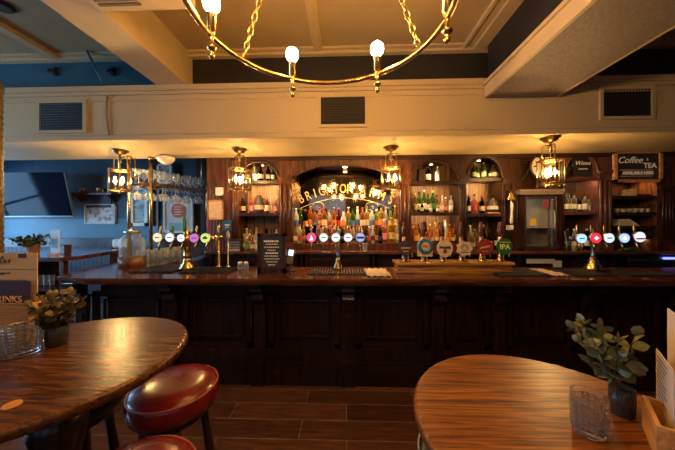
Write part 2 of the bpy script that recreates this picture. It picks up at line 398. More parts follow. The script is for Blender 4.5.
# textured post at left
q = W(2,200,2.05)
b = MB(); b.lathe([(0.10,0),(0.10,0.08),(0.055,0.10),(0.045,0.14)]+[(0.040+(0.006 if k%2 else 0),0.16+k*0.025) for k in range(104)]+[(0.05,2.78),(0.03,2.84)],(q.x-0.055,2.05,0),14)
tag(b.build('carved_post', mat('carved_bronze',(0.10,0.065,0.025),0.45,0.1,var=0.5,scale=60,bump=0.6)),'slim carved bronze brown post at the far left edge','post')

# ================================================================== BAR FRONT
BT = 1.12; YB0 = 2.52
XRB = 5.6; xl = -2.62
t = thing('bar_counter','long dark panelled wooden bar front with scroll corbels','bar counter',(0,0,0))
CORB = [W(x,300,2.68).x for x in (77,170,258,348,440,502,592,682,772)]
b = MB(); b.b2(xl,XRB,2.80,2.86,0.2,BT-0.07); b.b2(xl,XRB,2.72,2.80,BT-0.19,BT-0.07); b.b2(xl,XRB,2.74,2.80,0.2,0.34)
# the end panel on the left
b.b2(xl-0.0,xl+0.06,2.8,3.25,0.0,BT-0.07)
b.build('front_panel', barwood, t)
b = MB(); b.b2(xl-0.01,XRB,2.66,2.86,0,0.16); b.b2(xl-0.01,XRB,2.68,2.86,0.16,0.185); b.b2(xl,XRB,2.70,2.86,0.185,0.215); b.build('plinth', barwood, t)
for k,(x0,x1) in enumerate(zip(CORB, CORB[1:])):
    a, c = x0+0.09, x1-0.09
    if c > XRB-.1: c = XRB-0.05
    b = MB(); z0, z1 = 0.34, BT-0.19
    i = 0.05
    for (p0,p1,q0,q1) in ((a,c,z0,z0+0.05),(a,c,z1-0.04,z1)): b.b2(p0,p1,2.755,2.80,q0,q1)
    b.b2(a,a+0.05,2.755,2.80,z0,z1); b.b2(c-0.05,c,2.755,2.80,z0,z1)
    # raised moulding frame
    m0, m1, n0, n1 = a+0.10, c-0.10, z0+0.10, z1-0.09
    for (p0,p1,q0,q1) in ((m0,m1,n0,n0+0.022),(m0,m1,n1-0.022,n1),(m0,m0+0.022,n0,n1),(m1-0.022,m1,n0,n1)): b.b2(p0,p1,2.775,2.80,q0,q1,bev=0.006)
    b.build('panel_moulding', barwood, t)
for x in CORB[:-1]:
    b = MB(); w = 0.058
    pr = [(2.74,BT-0.07),(2.57,BT-0.07),(2.57,BT-0.10),(2.60,BT-0.115),(2.595,BT-0.145),(2.62,BT-0.165),(2.66,BT-0.19),(2.655,BT-0.215),(2.645,BT-0.235),(2.665,BT-0.27),(2.70,BT-0.30),(2.705,BT-0.36),(2.74,BT-0.38)]
    M = Matrix(((0,1,0,0),(1,0,0,0),(0,0,1,0),(0,0,0,1)))
    b.prism(pr, x-w, x+w, M)
    b.b2(x-w,x+w,2.72,2.75,0.215,BT-0.36); b.b2(x-w-0.01,x+w+0.01,2.64,2.75,0,0.24); b.b2(x-w-0.018,x+w+0.018,2.625,2.75,0.14,0.17)
    b.b2(x-0.03,x+0.03,2.71,2.72,0.30,BT-0.42,bev=0.004)
    b.build('corbel', barwood, t)
# continuous worktop
t = thing('bar_worktop','polished reddish brown bar top running the full width','worktop',(0,0,BT))
e = [Wz(62,275.5,BT), Wz(112,264,BT)]
poly = [(-2.60,YB0),(XRB,YB0),(XRB,3.22),(-2.42,3.22),(-2.42,4.95),(-3.05,4.95),(e[1].x-0.05,e[1].y),(e[0].x-0.01,e[0].y),(e[0].x+0.02,YB0+0.06)]
b = MB(); b.flat(poly, -0.03, 0); b.build('top', topwood, t)
def inset(poly, d):
    cx = sum(p[0] for p in poly)/len(poly); out = []
    n = len(poly)
    for i in range(n):
        p0, p1, p2 = Vector(poly[i-1]), Vector(poly[i]), Vector(poly[(i+1)%n])
        n1 = (p1-p0).normalized(); n2 = (p2-p1).normalized()
        n1 = Vector((-n1.y, n1.x)); n2 = Vector((-n2.y, n2.x)); k = (n1+n2); k = k/ max(0.4, k.dot(n1)); out.append(tuple(p1+k*d))
    return out
b = MB(); b.flat(inset(poly,0.012), -0.05, -0.03); b.flat(inset(poly,0.03), -0.07, -0.05); b.build('edge_moulding', topwood, t)
# the return of the bar
b = MB(); b.b2(-2.95,-2.50,3.27,4.90,0,BT-0.07); tag(b.build('bar_return_base', barwood),'dark panelled base under the left return of the bar','bar counter')
# bar mats, trays, towels
def barmat(x0,y0,x1,y1,label,m=rubber,th=0.012,cat='bar mat',name='bar_mat',ribs=True):
    a = Wz(x0,y1,BT); c = Wz(x1,y1,BT); d = Wz((x0+x1)/2,y0,BT)
    t = thing(name,label,cat,((a.x+c.x)/2,(a.y+d.y)/2,BT)); w = c.x-a.x; h = d.y-a.y
    b = MB(); b.b2(-w/2,w/2,-h/2,h/2,0,th,bev=0.003); b.build('base', m, t)
    if ribs:
        b = MB(); n = int(w/0.03)
        for k in range(n): b.b2(-w/2+0.01+k*w/n,-w/2+0.01+k*w/n+0.012,-h/2+0.02,h/2-0.02,th,th+0.006)
        b.build('rib', darksteel, t)
    return t
barmat(128,265,172,273,'black ribbed rubber mat left of the left beer tower')
barmat(178,268,229,273.5,'black ribbed rubber mat in front of the left beer tower')
barmat(308,270,366,275,'ribbed mat under the middle beer tower')
barmat(500,269.5,551,276.5,'black drip tray beside the wooden hand pump box',darksteel,0.02,'drip tray','drip_tray')
barmat(574,270.5,616,276.5,'ribbed mat under the right beer tower')
barmat(630,270.5,676,276.5,'ribbed mat at the right end of the bar')
def towel(x0,y0,x1,y1,label):
    a = Wz(x0,y1,BT); c = Wz(x1,y1,BT); d = Wz((x0+x1)/2,y0,BT); w=c.x-a.x; h=d.y-a.y
    b = MB(); n=14; m=8; vs=[]
    for i in range(n+1):
        for j in range(m+1):
            vs.append(b.bm.verts.new((a.x+w*i/n, a.y+h*j/m, BT+0.008+0.006*math.sin(i*1.7+j)+0.004*math.cos(j*2.3))))
    for i in range(n):
        for j in range(m):
            f=b.bm.faces.new((vs[i*(m+1)+j],vs[(i+1)*(m+1)+j],vs[(i+1)*(m+1)+j+1],vs[i*(m+1)+j+1])); f.smooth=True
    r = bmesh.ops.extrude_face_region(b.bm, geom=b.bm.faces[:])
    for v in r['geom']:
        if isinstance(v, bmesh.types.BMVert): v.co.z = max(BT+0.0005, v.co.z-0.006)
    tag(b.build('bar_towel', cloth), label, 'towel', 'towels on the bar')
towel(367,269.5,392,277,'pale bar towel left of the wooden hand pump box')
towel(553,269.5,572,276.5,'patterned bar towel between drip tray and right beer tower')

# ================================================================== BEER TOWERS
def lens(t, x, z, y, col, es, label, r=0.055, motif=None):
    b = MB(); b.disc((x,y,z), r, 0.022); rim = b.build('badge', brass if motif=='b' else steel, t); rim['label'] = label
    k = 'lens_%d%d%d' % tuple(int(c*99) for c in col)
    b = MB(); b.disc((x,y-0.022,z), r*0.9, 0.006); b.build('lens', emissive(k, col, es), rim)
    b = MB()
    if motif == 'tri': b.prism([(x-0.02,z-0.03),(x+0.02,z-0.03),(x+0.012,z-0.005),(x,z+0.03),(x-0.012,z-0.005)], y-0.032, y-0.028); mm = emissive('motif_pale',(1,.75,.85),1.6)
    elif motif == 'cross': b.b2(x-0.025,x+0.025,y-0.032,y-0.028,z-0.006,z+0.006); b.b2(x-0.006,x+0.006,y-0.032,y-0.028,z-0.022,z+0.022); mm = emissive('motif_white',(1,.9,.9),1.0)
    elif motif == 'band': b.b2(x-0.045,x+0.045,y-0.032,y-0.028,z-0.026,z-0.010); mm = mat('motif_red',(0.6,0.05,0.05),0.5)
    elif motif == 'navy': b.b2(x-0.04,x+0.04,y-0.032,y-0.028,z-0.012,z+0.012); mm = mat('motif_navy',(0.03,0.04,0.15),0.5)
    elif motif == 'leafy': b.b2(x-0.028,x+0.028,y-0.032,y-0.028,z-0.012,z+0.012); b.b2(x-0.01,x+0.012,y-0.032,y-0.028,z+0.01,z+0.022); mm = mat('motif_green',(0.1,0.2,0.03),0.5)
    else: b.b2(x-0.026,x+0.026,y-0.032,y-0.028,z-0.006,z+0.006); mm = mat('motif_grey',(0.15,0.22,0.35),0.5)
    b.build('logo_mark', mm, rim)
def tower(bx, by, colm, base_w, badges, label, thin=False, zc=None):
    Y = 2.98
    p = W(bx, 235, Y); t = thing('beer_tower', label, 'beer tower', (p.x, Y, BT+0.018), 0, 'beer towers on the bar')
    zb_ = W(bx,238.5,Y).z - BT-0.018
    b = MB()
    b.lathe([(base_w,0),(base_w,0.015),(base_w*0.8,0.03),(base_w*0.85,0.045),(base_w*0.5,0.07),(base_w*0.58,0.085),(base_w*0.36,0.12),(base_w*0.30,0.14)],seg=24); b.build('base', brass, t)
    r = 0.018 if thin else 0.038
    b = MB(); b.lathe([(r*1.25,0.13),(r,0.16),(r,zb_-0.05),(r*1.5,zb_-0.04),(r*1.5,zb_+0.03),(r*0.8,zb_+0.05),(r,zb_+0.07),(r*0.5,zb_+0.10),(0.002,zb_+0.115)],seg=20); b.build('column', steel if thin else brass, t)
    xs = [W(q[0],238.5,Y).x-p.x for q in badges]
    b = MB(); b.tube([(min(xs)-0.05,0,zb_),(max(xs)+0.05,0,zb_)],0.026,14)
    for s in (min(xs)-0.05, max(xs)+0.05): b.sphere((s,0,zb_),0.032)
    b.build('crossbar', colm, t)
    for q, x in zip(badges, xs):
        z = W(q[0],q[1],Y-0.05).z-BT-0.018
        lens(t, x, z, -0.035, q[2], q[3], q[4], q[6] if len(q) > 6 else 0.055, q[5])
        f = MB(); f.tube([(x,0,zb_),(x,-0.02,zb_-0.05),(x,-0.035,zb_-0.075),(x,-0.04,zb_-0.13)],[0.014,0.013,0.011,0.008]); f.tube([(x,0,zb_),(x,0,zb_+0.05)],0.011)
        tap = f.build('tap', steel if colm is steel else brass, t)
        hm = q[7] if len(q) > 7 else None; hh = q[8] if len(q) > 8 else 0.10
        f = MB(); f.lathe([(0.007,zb_+0.05),(0.011,zb_+0.07),(0.014,zb_+0.05+hh*0.6),(0.010,zb_+0.05+hh*0.9),(0.004,zb_+0.05+hh)],(x,0,0),12); f.build('tap_handle', hm or brass, tap)
pinkm = mat('pink_handle',(0.45,0.03,0.12),0.35); greenm = mat('green_handle',(0.03,0.22,0.08),0.35)
tower(187,268,brass,0.085,[
 (161,237.5,(1.0,0.88,0.55),0.7,'round pale yellow badge',None),
 (173,237.5,(0.85,0.95,1.0),0.85,'round white badge',None,0.053,greenm,0.10),
 (184,238,(0.85,1.0,1.0),.9,'round bright white badge',None,0.045,greenm,0.2),
 (197,238,(0.55,0.18,0.65),0.6,'round purple badge','b',0.055),
 (208,238,(0.65,0.85,0.25),.7,'round lime green badge','leafy',0.058,pinkm,0.22)],
 'brass beer tower with white, purple and lime badges at left')
tower(338,270,darksteel,0.06,[
 (312,237.5,(1.0,0.05,0.22),.8,'round glowing pink badge','tri',0.055),
 (324,237.5,(0.75,0.9,1.0),.85,'round white badge',None,0.05),
 (336,237.5,(0.70,.95,1.0),.9,'round pale blue white badge',None,0.05),
 (348,237.5,(0.7,0.88,1.0),.85,'round white blue badge',None,0.05),
 (360,237.5,(0.35,0.45,1.0),.7,'round blue badge with dark band','navy',0.052)],
 'slim steel beer tower with glowing pink badge at bar centre', True)
tower(593,268,darksteel,0.085,[
 (577,238.5,(0.40,0.70,1.0),1.1,'round icy blue badge',None,0.055),
 (591,238,(1.0,0.03,0.07),0.9,'round glowing red badge','cross',0.06),
 (604,238,(0.65,0.88,1.0),1.0,'round white badge',None,0.055),
 (619,238,(0.35,0.55,1.0),1.1,'round blue badge','cross',0.055),
 (634,237,(0.75,0.82,1.0),1.0,'round white badge with red band','band',0.06)],
 'beer tower with glowing red and blue badges at right', True)

# ---- hand pump box and its pumps
a = W(396,274,2.80); c = W(515,274,2.80); zt = W(455,262.5,2.80).z
t = thing('hand_pump_box','long varnished wooden box holding the six hand pumps','pump box',((a.x+c.x)/2,2.92,BT)); w = c.x-a.x; h = zt-BT
b = MB(); b.b2(-w/2+0.02,w/2-0.02,-0.10,0.10,0.03,h-0.03); b.build('body', pumpwood, t)
b = MB(); b.b2(-w/2-0.0,w/2,-0.13,0.12,h-0.03,h,bev=0.008); b.build('lid', pumpwood, t)
b = MB(); b.b2(-w/2,w/2,-0.12,0.12,0,0.03,bev=0.006); b.build('base_moulding', pumpwood, t)
ferr = mat('copper_ferrule',(0.6,0.35,0.22),0.3,0.9); hndl = wood('pump_handle_wood',(0.05,0.012,0.008),(0.1,0.025,0.015),(0.16,0.05,0.03),0.2,coat=.6)
creamclip = mat('cream_clip',(0.62,0.50,0.32),0.4,var=0.15,scale=30); redclip = mat('red_clip',(0.30,0.035,0.02),0.4,var=0.4,scale=40); greenclip = mat('green_clip',(0.02,0.17,0.03),0.35,var=0.2)
blueclip = mat('blue_clip',(0.05,0.20,0.28),0.4); orangeclip = mat('orange_clip',(0.6,0.12,0.03),0.4); darkclip = mat('dark_clip',(0.05,0.03,0.03),0.35,var=0.6,scale=40); goldprint = mat('gold_print',(0.6,0.42,0.15),0.4)
PUMPS = [(404,248,'dark','hand pump with dark scalloped clip at left of the box'),(423,247,'ring','hand pump with blue ring clip on a cream square'),
 (442,248,'shield','hand pump with cream shield clip and red motif'),(461,248.5,'star','hand pump with plain cream scalloped clip'),
 (481,247,'red','hand pump with dark red round clip'),(500,246,'ipa','hand pump with green round clip lettered IPA')]
for x,y,kind,lab in PUMPS:
    Y = 2.90; p = W(x,262,Y); zc = W(x,y,Y-0.08).z-zt
    t = thing('hand_pump', lab, 'hand pump', (p.x,Y,zt), 0, 'hand pumps on the wooden box')
    ht = W(x,222,Y).z - zt
    b = MB(); b.lathe([(0.035,0),(0.035,0.012),(0.022,0.03),(0.026,0.05),(0.014,0.07),(0.012,ht-0.26)],seg=16); b.build('shaft', brass, t)
    b = MB(); b.lathe([(0.020,ht-0.27),(0.024,ht-0.25),(0.022,ht-0.17),(0.018,ht-0.16)],seg=16); b.build('ferrule', ferr, t)
    b = MB(); b.lathe([(0.018,ht-0.16),(0.026,ht-0.13),(0.030,ht-0.09),(0.022,ht-0.05),(0.014,ht-0.035),(0.018,ht-0.015),(0.010,ht)],seg=16); b.build('handle', hndl, t)
    b = MB(); b.tube([(0.05,0.02,0.0),(0.05,0.02,0.13),(0.055,0.0,0.155),(0.07,-0.02,0.155),(0.08,-0.03,0.12),(0.08,-0.03,0.05)],0.007); b.build('spout', steel, t)
    b = MB(); yy = -0.075; M = Matrix.Translation((0,0,zc)); marks = []
    n = 40
    if kind == 'ring':
        b.b2(-0.08,0.08,yy,yy+0.012,zc-0.10,zc-0.0); b.disc((0,yy,zc+0.01),0.085,0.012,32); m = creamclip
    else:
        poly = []
        for k in range(n):
            a_ = 2*PI*k/n; r = 0.085
            if kind == 'star': r = 0.078+0.008*math.cos(7*a_)
            if kind == 'dark': r = 0.080+0.006*math.cos(10*a_)
            if kind == 'shield': r = 0.083*(1+0.18*max(0,-math.sin(a_))**3)
            if kind == 'red': r = 0.083+0.004*math.cos(12*a_)
            if kind == 'ipa': r = 0.082*(1+0.12*max(0,-math.sin(a_))**4)
            poly.append((r*math.cos(a_), r*math.sin(a_)*1.0))
        b.prism(poly, yy-0.012, yy, M); m = {'star':creamclip,'shield':creamclip,'dark':darkclip,'red':redclip,'ipa':greenclip}[kind]
    clip = b.build('pump_clip', m, t)
    yf = yy-0.0125
    b = MB()
    if kind == 'ring':
        b.lathe([(0.045,0),(0.083,0),(0.083,0.004),(0.045,0.004),(0.045,0)],(0,yy-0.012,zc+0.01),32,Matrix.Rotation(PI/2,4,'X'),cap=False); b.build('clip_ring', blueclip, clip)
        b = MB(); b.sphere((0,yy-0.014,zc+0.01),0.03,1,0.1,0.5); b.build('clip_motif', orangeclip, clip)
    elif kind == 'shield':
        b.sphere((0,yf,zc-0.035),0.022,1,0.1,1.2); b.build('clip_motif', redclip, clip)
        b = MB(); b.prism([(-0.06,-0.006),(0.06,-0.006),(0.055,0.022),(0,0.012),(-0.055,0.022)],yf-0.003,yf,M); b.build('clip_banner', darkclip, clip)
    elif kind == 'star':
        b.lathe([(0.028,0),(0.034,0),(0.034,0.003),(0.028,0.003),(0.028,0)],(0,yf,zc+0.01),24,Matrix.Rotation(PI/2,4,'X'),cap=False); b.b2(-0.04,0.04,yf-0.002,yf,zc-0.045,zc-0.035); b.build('clip_motif', ink, clip)
    elif kind == 'red':
        b.prism([(-0.055,-0.02),(0.05,0.0),(0.055,0.02),(-0.05,0.0)],yf-0.003,yf,M); b.b2(-0.03,0.03,yf-0.003,yf,zc-0.05,zc-0.042); b.build('clip_banner', goldprint, clip)
    elif kind == 'dark':
        b.b2(-0.05,0.05,yf-0.003,yf,zc-0.005,zc+0.008); b.b2(-0.03,0.03,yf-0.003,yf,zc-0.04,zc-0.03); b.build('clip_banner', goldprint, clip)
    else:
        b.b2(-0.06,0.06,yf-0.003,yf,zc+0.035,zc+0.045); b.build('clip_banner', goldprint, clip)
        text_mesh('lettering','IPA',0.075,mat('lime_print',(0.75,0.85,0.35),0.5),clip,(0,yf-0.002,zc-0.01),bold=0.002)
# ---- framed chalk notice
a = W(257,273.5,2.80); c = W(285.5,233,2.80); w = c.x-a.x; h = c.z-BT-0.005
t = thing('chalkboard_sign','small dark framed chalkboard notice standing on the bar','sign',((a.x+c.x)/2,2.81,BT))
b = MB(); e=0.035
b.b2(-w/2,w/2,0,0.03,0,e*1.6); b.b2(-w/2,w/2,0,0.03,h-e,h); b.b2(-w/2,-w/2+e,0,0.03,0,h); b.b2(w/2-e,w/2,0,0.03,0,h); b.b2(-w/2,w/2,0.03,0.12,0,0.03); b.build('frame', mahog, t)
b = MB(); b.b2(-w/2+e,w/2-e,0.008,0.02,e*1.6,h-e); b.build('board', slate, t)
b = MB(); rr = random.Random(3)
for k,(wd,hh) in enumerate(((0.17,0.018),(0.13,0.008),(0.16,0.008),(0.10,0.008),(0.14,0.014),(0.165,0.008),(0.17,0.008),(0.12,0.007),(0.08,0.008))):
    x = -wd/2; z = h-0.085-k*0.032
    while x < wd/2-0.008:
        q = rr.uniform(0.008,0.024); b.b2(x,min(x+q,wd/2),0.006,0.009,z-hh/2,z+hh/2); x += q+0.006
b.build('chalk_lines', chalk, t)
# ---- card reader
q = W(291,274,2.92)
t = thing('card_reader','black card reader on a stand beside the chalkboard notice','card reader',(q.x,2.92,BT))
b = MB(); b.lathe([(0.05,0),(0.05,0.012),(0.015,0.02),(0.013,0.12)],seg=16); b.build('stand', blackp, t)
b = MB(); b.box((0,-0.01,0.17),(0.08,0.03,0.19),rx=-0.35,ry=0.12,bev=0.01); b.build('body', blackp, t)
b = MB(); b.box((0.008,-0.036,0.212),(0.055,0.004,0.065),rx=-0.35,ry=0.12); b.build('screen', emissive('screen_blue',(0.55,0.75,1.0),1.3), t)
b = MB()
for i in range(3):
    for j in range(3): b.box((-0.022+i*0.02,-0.020+0.006*(-j),0.15-j*0.02),(0.013,0.006,0.010),rx=-0.35,ry=0.12)
b.build('keypad', mat('key_grey',(0.35,0.3,0.2),0.5), t)
# ---- small jars on the bar
for k,(x,dz,l) in enumerate(((240,0,'small white sauce pot on the bar left of the notice, left one'),(246,0,'small white sauce pot on the bar left of the notice, right one'))):
    q = W(x,270,3.0); t = thing('sauce_pot', l, 'pot', (q.x,3.0,BT), 0, 'sauce pots by the notice')
    b = MB(); b.lathe([(0.022,0),(0.028,0.01),(0.028,0.06),(0.022,0.07)],seg=14); b.build('body', frost, t)
    b = MB(); b.lathe([(0.026,0.07),(0.026,0.09),(0.02,0.095)],seg=14); b.build('lid', whitep, t)

# ================================================================== BACK BAR
YF0 = 3.88; YP = 4.24     # front plane and back panel of the shelving
ZTOP = ZS
def X9(x, y=200): return W(x, y, YF0).x
def Z9(y, x=400, Y=YF0): return W(x, y, Y).z
LEDGE = W(340, 251.5, 3.66).z      # counter of the back bar
# back counter
xa, xb = W(205,250,3.66).x, XR-0.02
t = thing('back_counter','dark wooden counter running behind the bar under the bottles','counter',(0,0,0))
b = MB(); b.b2(xa,xb,3.66,4.40,LEDGE-0.04,LEDGE,bev=0.006); b.build('worktop', topwood, t)
b = MB(); b.b2(xa,xb,3.80,4.40,0.0,0.08); b.b2(xa,xb,4.30,4.40,0.08,LEDGE-0.04)
for x in (xa, W(300,260,3.8).x, W(372,260,3.8).x, W(402,260,3.8).x, W(518,260,3.8).x, W(566,260,3.8).x, W(612,260,3.8).x, xb-0.04): b.b2(x,x+0.04,3.78,4.30,0.08,LEDGE-0.04)
b.build('carcass', mahog, t)
# cupboard fronts under the counter
def cup(x0,x1,label,m=mahog):
    a = W(x0,260,3.80).x+0.03; c = W(x1,260,3.80).x-0.0
    t = thing('base_cupboard',label,'cupboard',((a+c)/2,3.80,0.085)); w=c-a; h=LEDGE-0.14
    b = MB(); b.b2(-w/2,w/2,0,0.03,0,h); b.build('door', m, t)
    b = MB()
    for p in ((-w/2+.05,w/2-.05,h-.07,h-.055),(-w/2+.05,w/2-.05,.06,.075),(-w/2+.05,-w/2+.065,.06,h-.055),(w/2-.065,w/2-.05,.06,h-.055)): b.b2(p[0],p[1],-0.008,0,p[2],p[3])
    b.build('panel_moulding', mahog_red, t)
cup(303,370,'red brown panelled cupboard under the mirror bottles')
cup(207,298,'dark cupboard behind the left beer tower')
def fridge(x0,x1,label,n,cols):
    a = W(x0,260,3.80).x+0.045; c = W(x1,260,3.80).x-0.005; w=c-a; h=LEDGE-0.14
    t = thing('bottle_fridge',label,'fridge',((a+c)/2,3.82,0.085))
    b = MB(); b.b2(-w/2,w/2,0.40,0.44,0,h); b.b2(-w/2,-w/2+.03,0,0.40,0,h); b.b2(w/2-.03,w/2,0,0.40,0,h); b.b2(-w/2,w/2,0,0.40,0,0.05); b.b2(-w/2,w/2,0,0.40,h-.05,h); b.b2(-w/2+.03,w/2-.03,0.02,0.40,h-0.42,h-0.40)
    b.build('cabinet', blackp, t)
    b = MB(); b.b2(-w/2+.03,w/2-.03,0.0,0.006,0.05,h-.05); b.build('glass_door', smoked, t)
    b = MB(); b.b2(-0.02,0.02,-0.025,-0.0,h*0.45,h*0.8); b.build('door_handle', darksteel, t)
fridge(374,400,'black glass fronted bottle fridge left of the hand pump box',6,None)
fridge(404,516,'long black bottle fridge behind the hand pump box',20,None)
fridge(568,610,'black bottle fridge behind the right beer tower',10,None)
# white undercounter machine
a = W(522,270,3.78).x; c = W(562,270,3.78).x
t = thing('glasswasher','pale steel glasswasher under the fridge cabinet','glasswasher',((a+c)/2,3.74,0.085)); w=c-a; h=LEDGE-0.15
b = MB(); b.b2(-w/2+0.03,w/2-0.03,0,0.5,0,h); b.build('body', blackp, t)
b = MB(); b.b2(-w/2+0.03,w/2-0.14,-0.02,0,h-0.11,h-0.045,bev=0.005); b.b2(w/2-0.16,w/2-0.04,-0.015,0,h-0.22,h-0.07,bev=0.01); b.build('front_panel', whitep, t)
# silver unit with blue light at right end
a = W(630,270,3.78).x; c = W(690,270,3.78).x
t = thing('coffee_machine','low steel machine with blue display at the right end','coffee machine',((a+c)/2,3.77,0.085)); w=c-a; h=LEDGE-0.15
b = MB(); b.b2(-w/2,w/2,0.02,0.5,0,h,bev=0.01); b.build('body', darksteel, t)
b = MB(); b.b2(-w/2,w/2,0.0,0.02,h-0.09,h-0.06); b.b2(-w/2,w/2,0.0,0.02,h-0.16,h-0.14); b.build('trim_strip', steel, t)
b = MB(); b.b2(0.05,0.30,-0.004,0.02,h-0.055,h-0.03); b.build('display', emissive('display_blue',(0.15,0.2,1.0),3), t)

# stepped plinth of the centre bay, pilasters etc
def pilaster(x0, x1, label, z0=LEDGE, m=mahog, capz=None, proj=0.05):
    a, c = X9(x0), X9(x1); w = c-a; t = thing('pilaster', label, 'pilaster', ((a+c)/2, YF0, z0), 0, 'pilasters of the back bar')
    top = ZTOP-z0-0.03; cz = (capz or W(x0,180,YF0).z) - z0
    b = MB(); b.b2(-w/2,w/2,0,0.36,0,top)
    n = 3
    for k in range(n):
        x = -w/2+w*(k+0.5)/n; b.tube([(x,0,0.12),(x,0,cz-0.06)], w*0.11, 8)
    b.build('shaft', m, t)
    b = MB(); b.b2(-w/2-0.01,w/2+0.01,-0.02,0,0,0.10,bev=0.004); b.build('base', m, t)
    b = MB()
    for i,(e,zz) in enumerate(((0.0,0),(0.004,0.03),(0.008,0.06),(0.012,0.08))): b.b2(-w/2-e,w/2+e,-0.02-3*e,0.0,cz-0.04+zz,cz-0.01+zz)
    b.build('capital', m, t)
def arch_plate(b, x0, x1, ztop, zspring, zcrown, y0, y1, n=24, e=1.0, half=None):
    cx = (x0+x1)/2; rx = (x1-x0)/2; rz = zcrown-zspring; P = []
    for k in range(n+1):
        a = PI - PI*k/n; P.append((cx+rx*math.cos(a), zspring+rz*max(0,math.sin(a))**e))
    for p, q in zip(P, P[1:]):
        b.prism([p, (p[0],ztop), (q[0],ztop), q], y0, y1)
    return P
def alcove(x0, x1, shelves, label, ycrown, yspring, back=mahog, lit=None, leds=(), m=mahog, wallz=None, drop=None):
    """open shelving bay: frame, back panel, shelves, arch, downlight"""
    a, c = X9(x0), X9(x1); cx = (a+c)/2; w = c-a
    t = thing('back_bar_alcove', label, 'alcove', (cx, YF0, LEDGE), 0, 'alcoves of the back bar'); Z = LEDGE
    b = MB(); b.b2(-w/2,w/2,YP-YF0,YP-YF0+0.03,0,ZTOP-Z-0.03); b.build('back_panel', back, t)
    b = MB(); zc_ = W((x0+x1)/2, ycrown, YF0).z-Z; zs_ = W((x0+x1)/2, yspring, YF0).z-Z
    P = arch_plate(b, -w/2, w/2, ZTOP-Z-0.03, zs_, zc_, 0.0, 0.05); b.build('arch', m, t)
    b = MB(); b.tube([(p[0]*0.985,-0.012,p[1]) for p in P], 0.016, 8); b.build('arch_moulding', m, t)
    zz = []
    for y in shelves:
        z = W((x0+x1)/2, y, YF0+0.02).z-Z; zz.append(z+Z)
        b = MB(); b.b2(-w/2,w/2,0.02,YP-YF0,z-0.022,z,bev=0.003); b.b2(-w/2,w/2,0.005,0.02,z-0.046,z+0.002); s = b.build('shelf', m, t)
        if y in leds:
            b = MB(); b.b2(-w/2+0.03,w/2-0.03,0.028,0.042,z-0.034,z-0.024); b.build('light_strip', led, s)
    b = MB(); b.lathe([(0.03,zc_-0.012),(0.035,zc_+0.01)],(0,0.16,0),14); b.lathe([(0.0,0),(0.0,0)]) if False else None
    b.b2(-w/2,w/2,0.05,YP-YF0,zc_+0.01,zc_+0.03); dl = b.build('soffit_board', m, t)
    b = MB(); b.lathe([(0.022,zc_-0.022),(0.024,zc_-0.012)],(0,0.16,0),14); b.build('downlight', downl, dl)
    return t, zz
# ---- bottles
def sh(kind, h, r):
    if kind == 'wine': return [(r*.9,0),(r,0.01),(r,h*.60),(r*.85,h*.67),(r*.40,h*.76),(r*.36,h*.93)]
    if kind == 'spirit': return [(r*.95,0),(r,0.008),(r,h*.62),(r*.92,h*.68),(r*.42,h*.76),(r*.36,h*.92)]
    if kind == 'square': return [(r*.95,0),(r*1.05,0.008),(r*1.05,h*.66),(r*.8,h*.72),(r*.38,h*.76),(r*.36,h*.92)]
    if kind == 'round': return [(r*.8,0),(r*1.15,h*.12),(r*1.2,h*.35),(r*.95,h*.55),(r*.42,h*.68),(r*.36,h*.92)]
    if kind == 'slim': return [(r*.8,0),(r*.82,0.01),(r*.80,h*.55),(r*.45,h*.74),(r*.34,h*.93)]
    if kind == 'short': return [(r*1.1,0),(r*1.2,h*.10),(r*1.2,h*.60),(r*.9,h*.72),(r*.5,h*.78),(r*.46,h*.90)]
COL = {'clear':((0.62,0.66,0.62),0.6),'green':((0.10,0.24,0.05),0.85),'dark':((0.018,0.014,0.012),0.95),'amber':((0.50,0.20,0.04),0.8),'pink':((0.62,0.12,0.20),0.85),'yellow':((0.80,0.52,0.04),0.9),
 'red':((0.42,0.03,0.03),0.9),'blue':((0.06,0.12,0.35),0.85),'gold':((0.62,0.40,0.12),0.85),'rose':((0.75,0.36,0.32),0.85),'white':((0.72,0.70,0.66),0.97),'brown':((0.13,0.05,0.02),0.92),'lime':((0.34,0.42,0.10),0.8),'orange':((0.70,0.22,0.04),0.85)}
LAB = {'cream':(0.60,0.50,0.34),'white':(0.68,0.67,0.63),'black':(0.02,0.02,0.02),'red':(0.42,0.04,0.03),'gold':(0.55,0.38,0.12),'green':(0.05,0.20,0.06),'blue':(0.05,0.10,0.28),'orange':(0.6,0.2,0.04),'pink':(0.65,0.25,0.3)}
CAPW = {'black':'black cap','gold':'gold cap','red':'red cap','silver':'silver cap','white':'white cap'}
CAPC = {'black':blackp,'gold':mat('cap_gold',(0.6,0.42,0.15),0.3,0.8),'red':mat('cap_red',(0.4,0.03,0.03),0.35),'silver':steel,'white':whitep}
MESH = {}
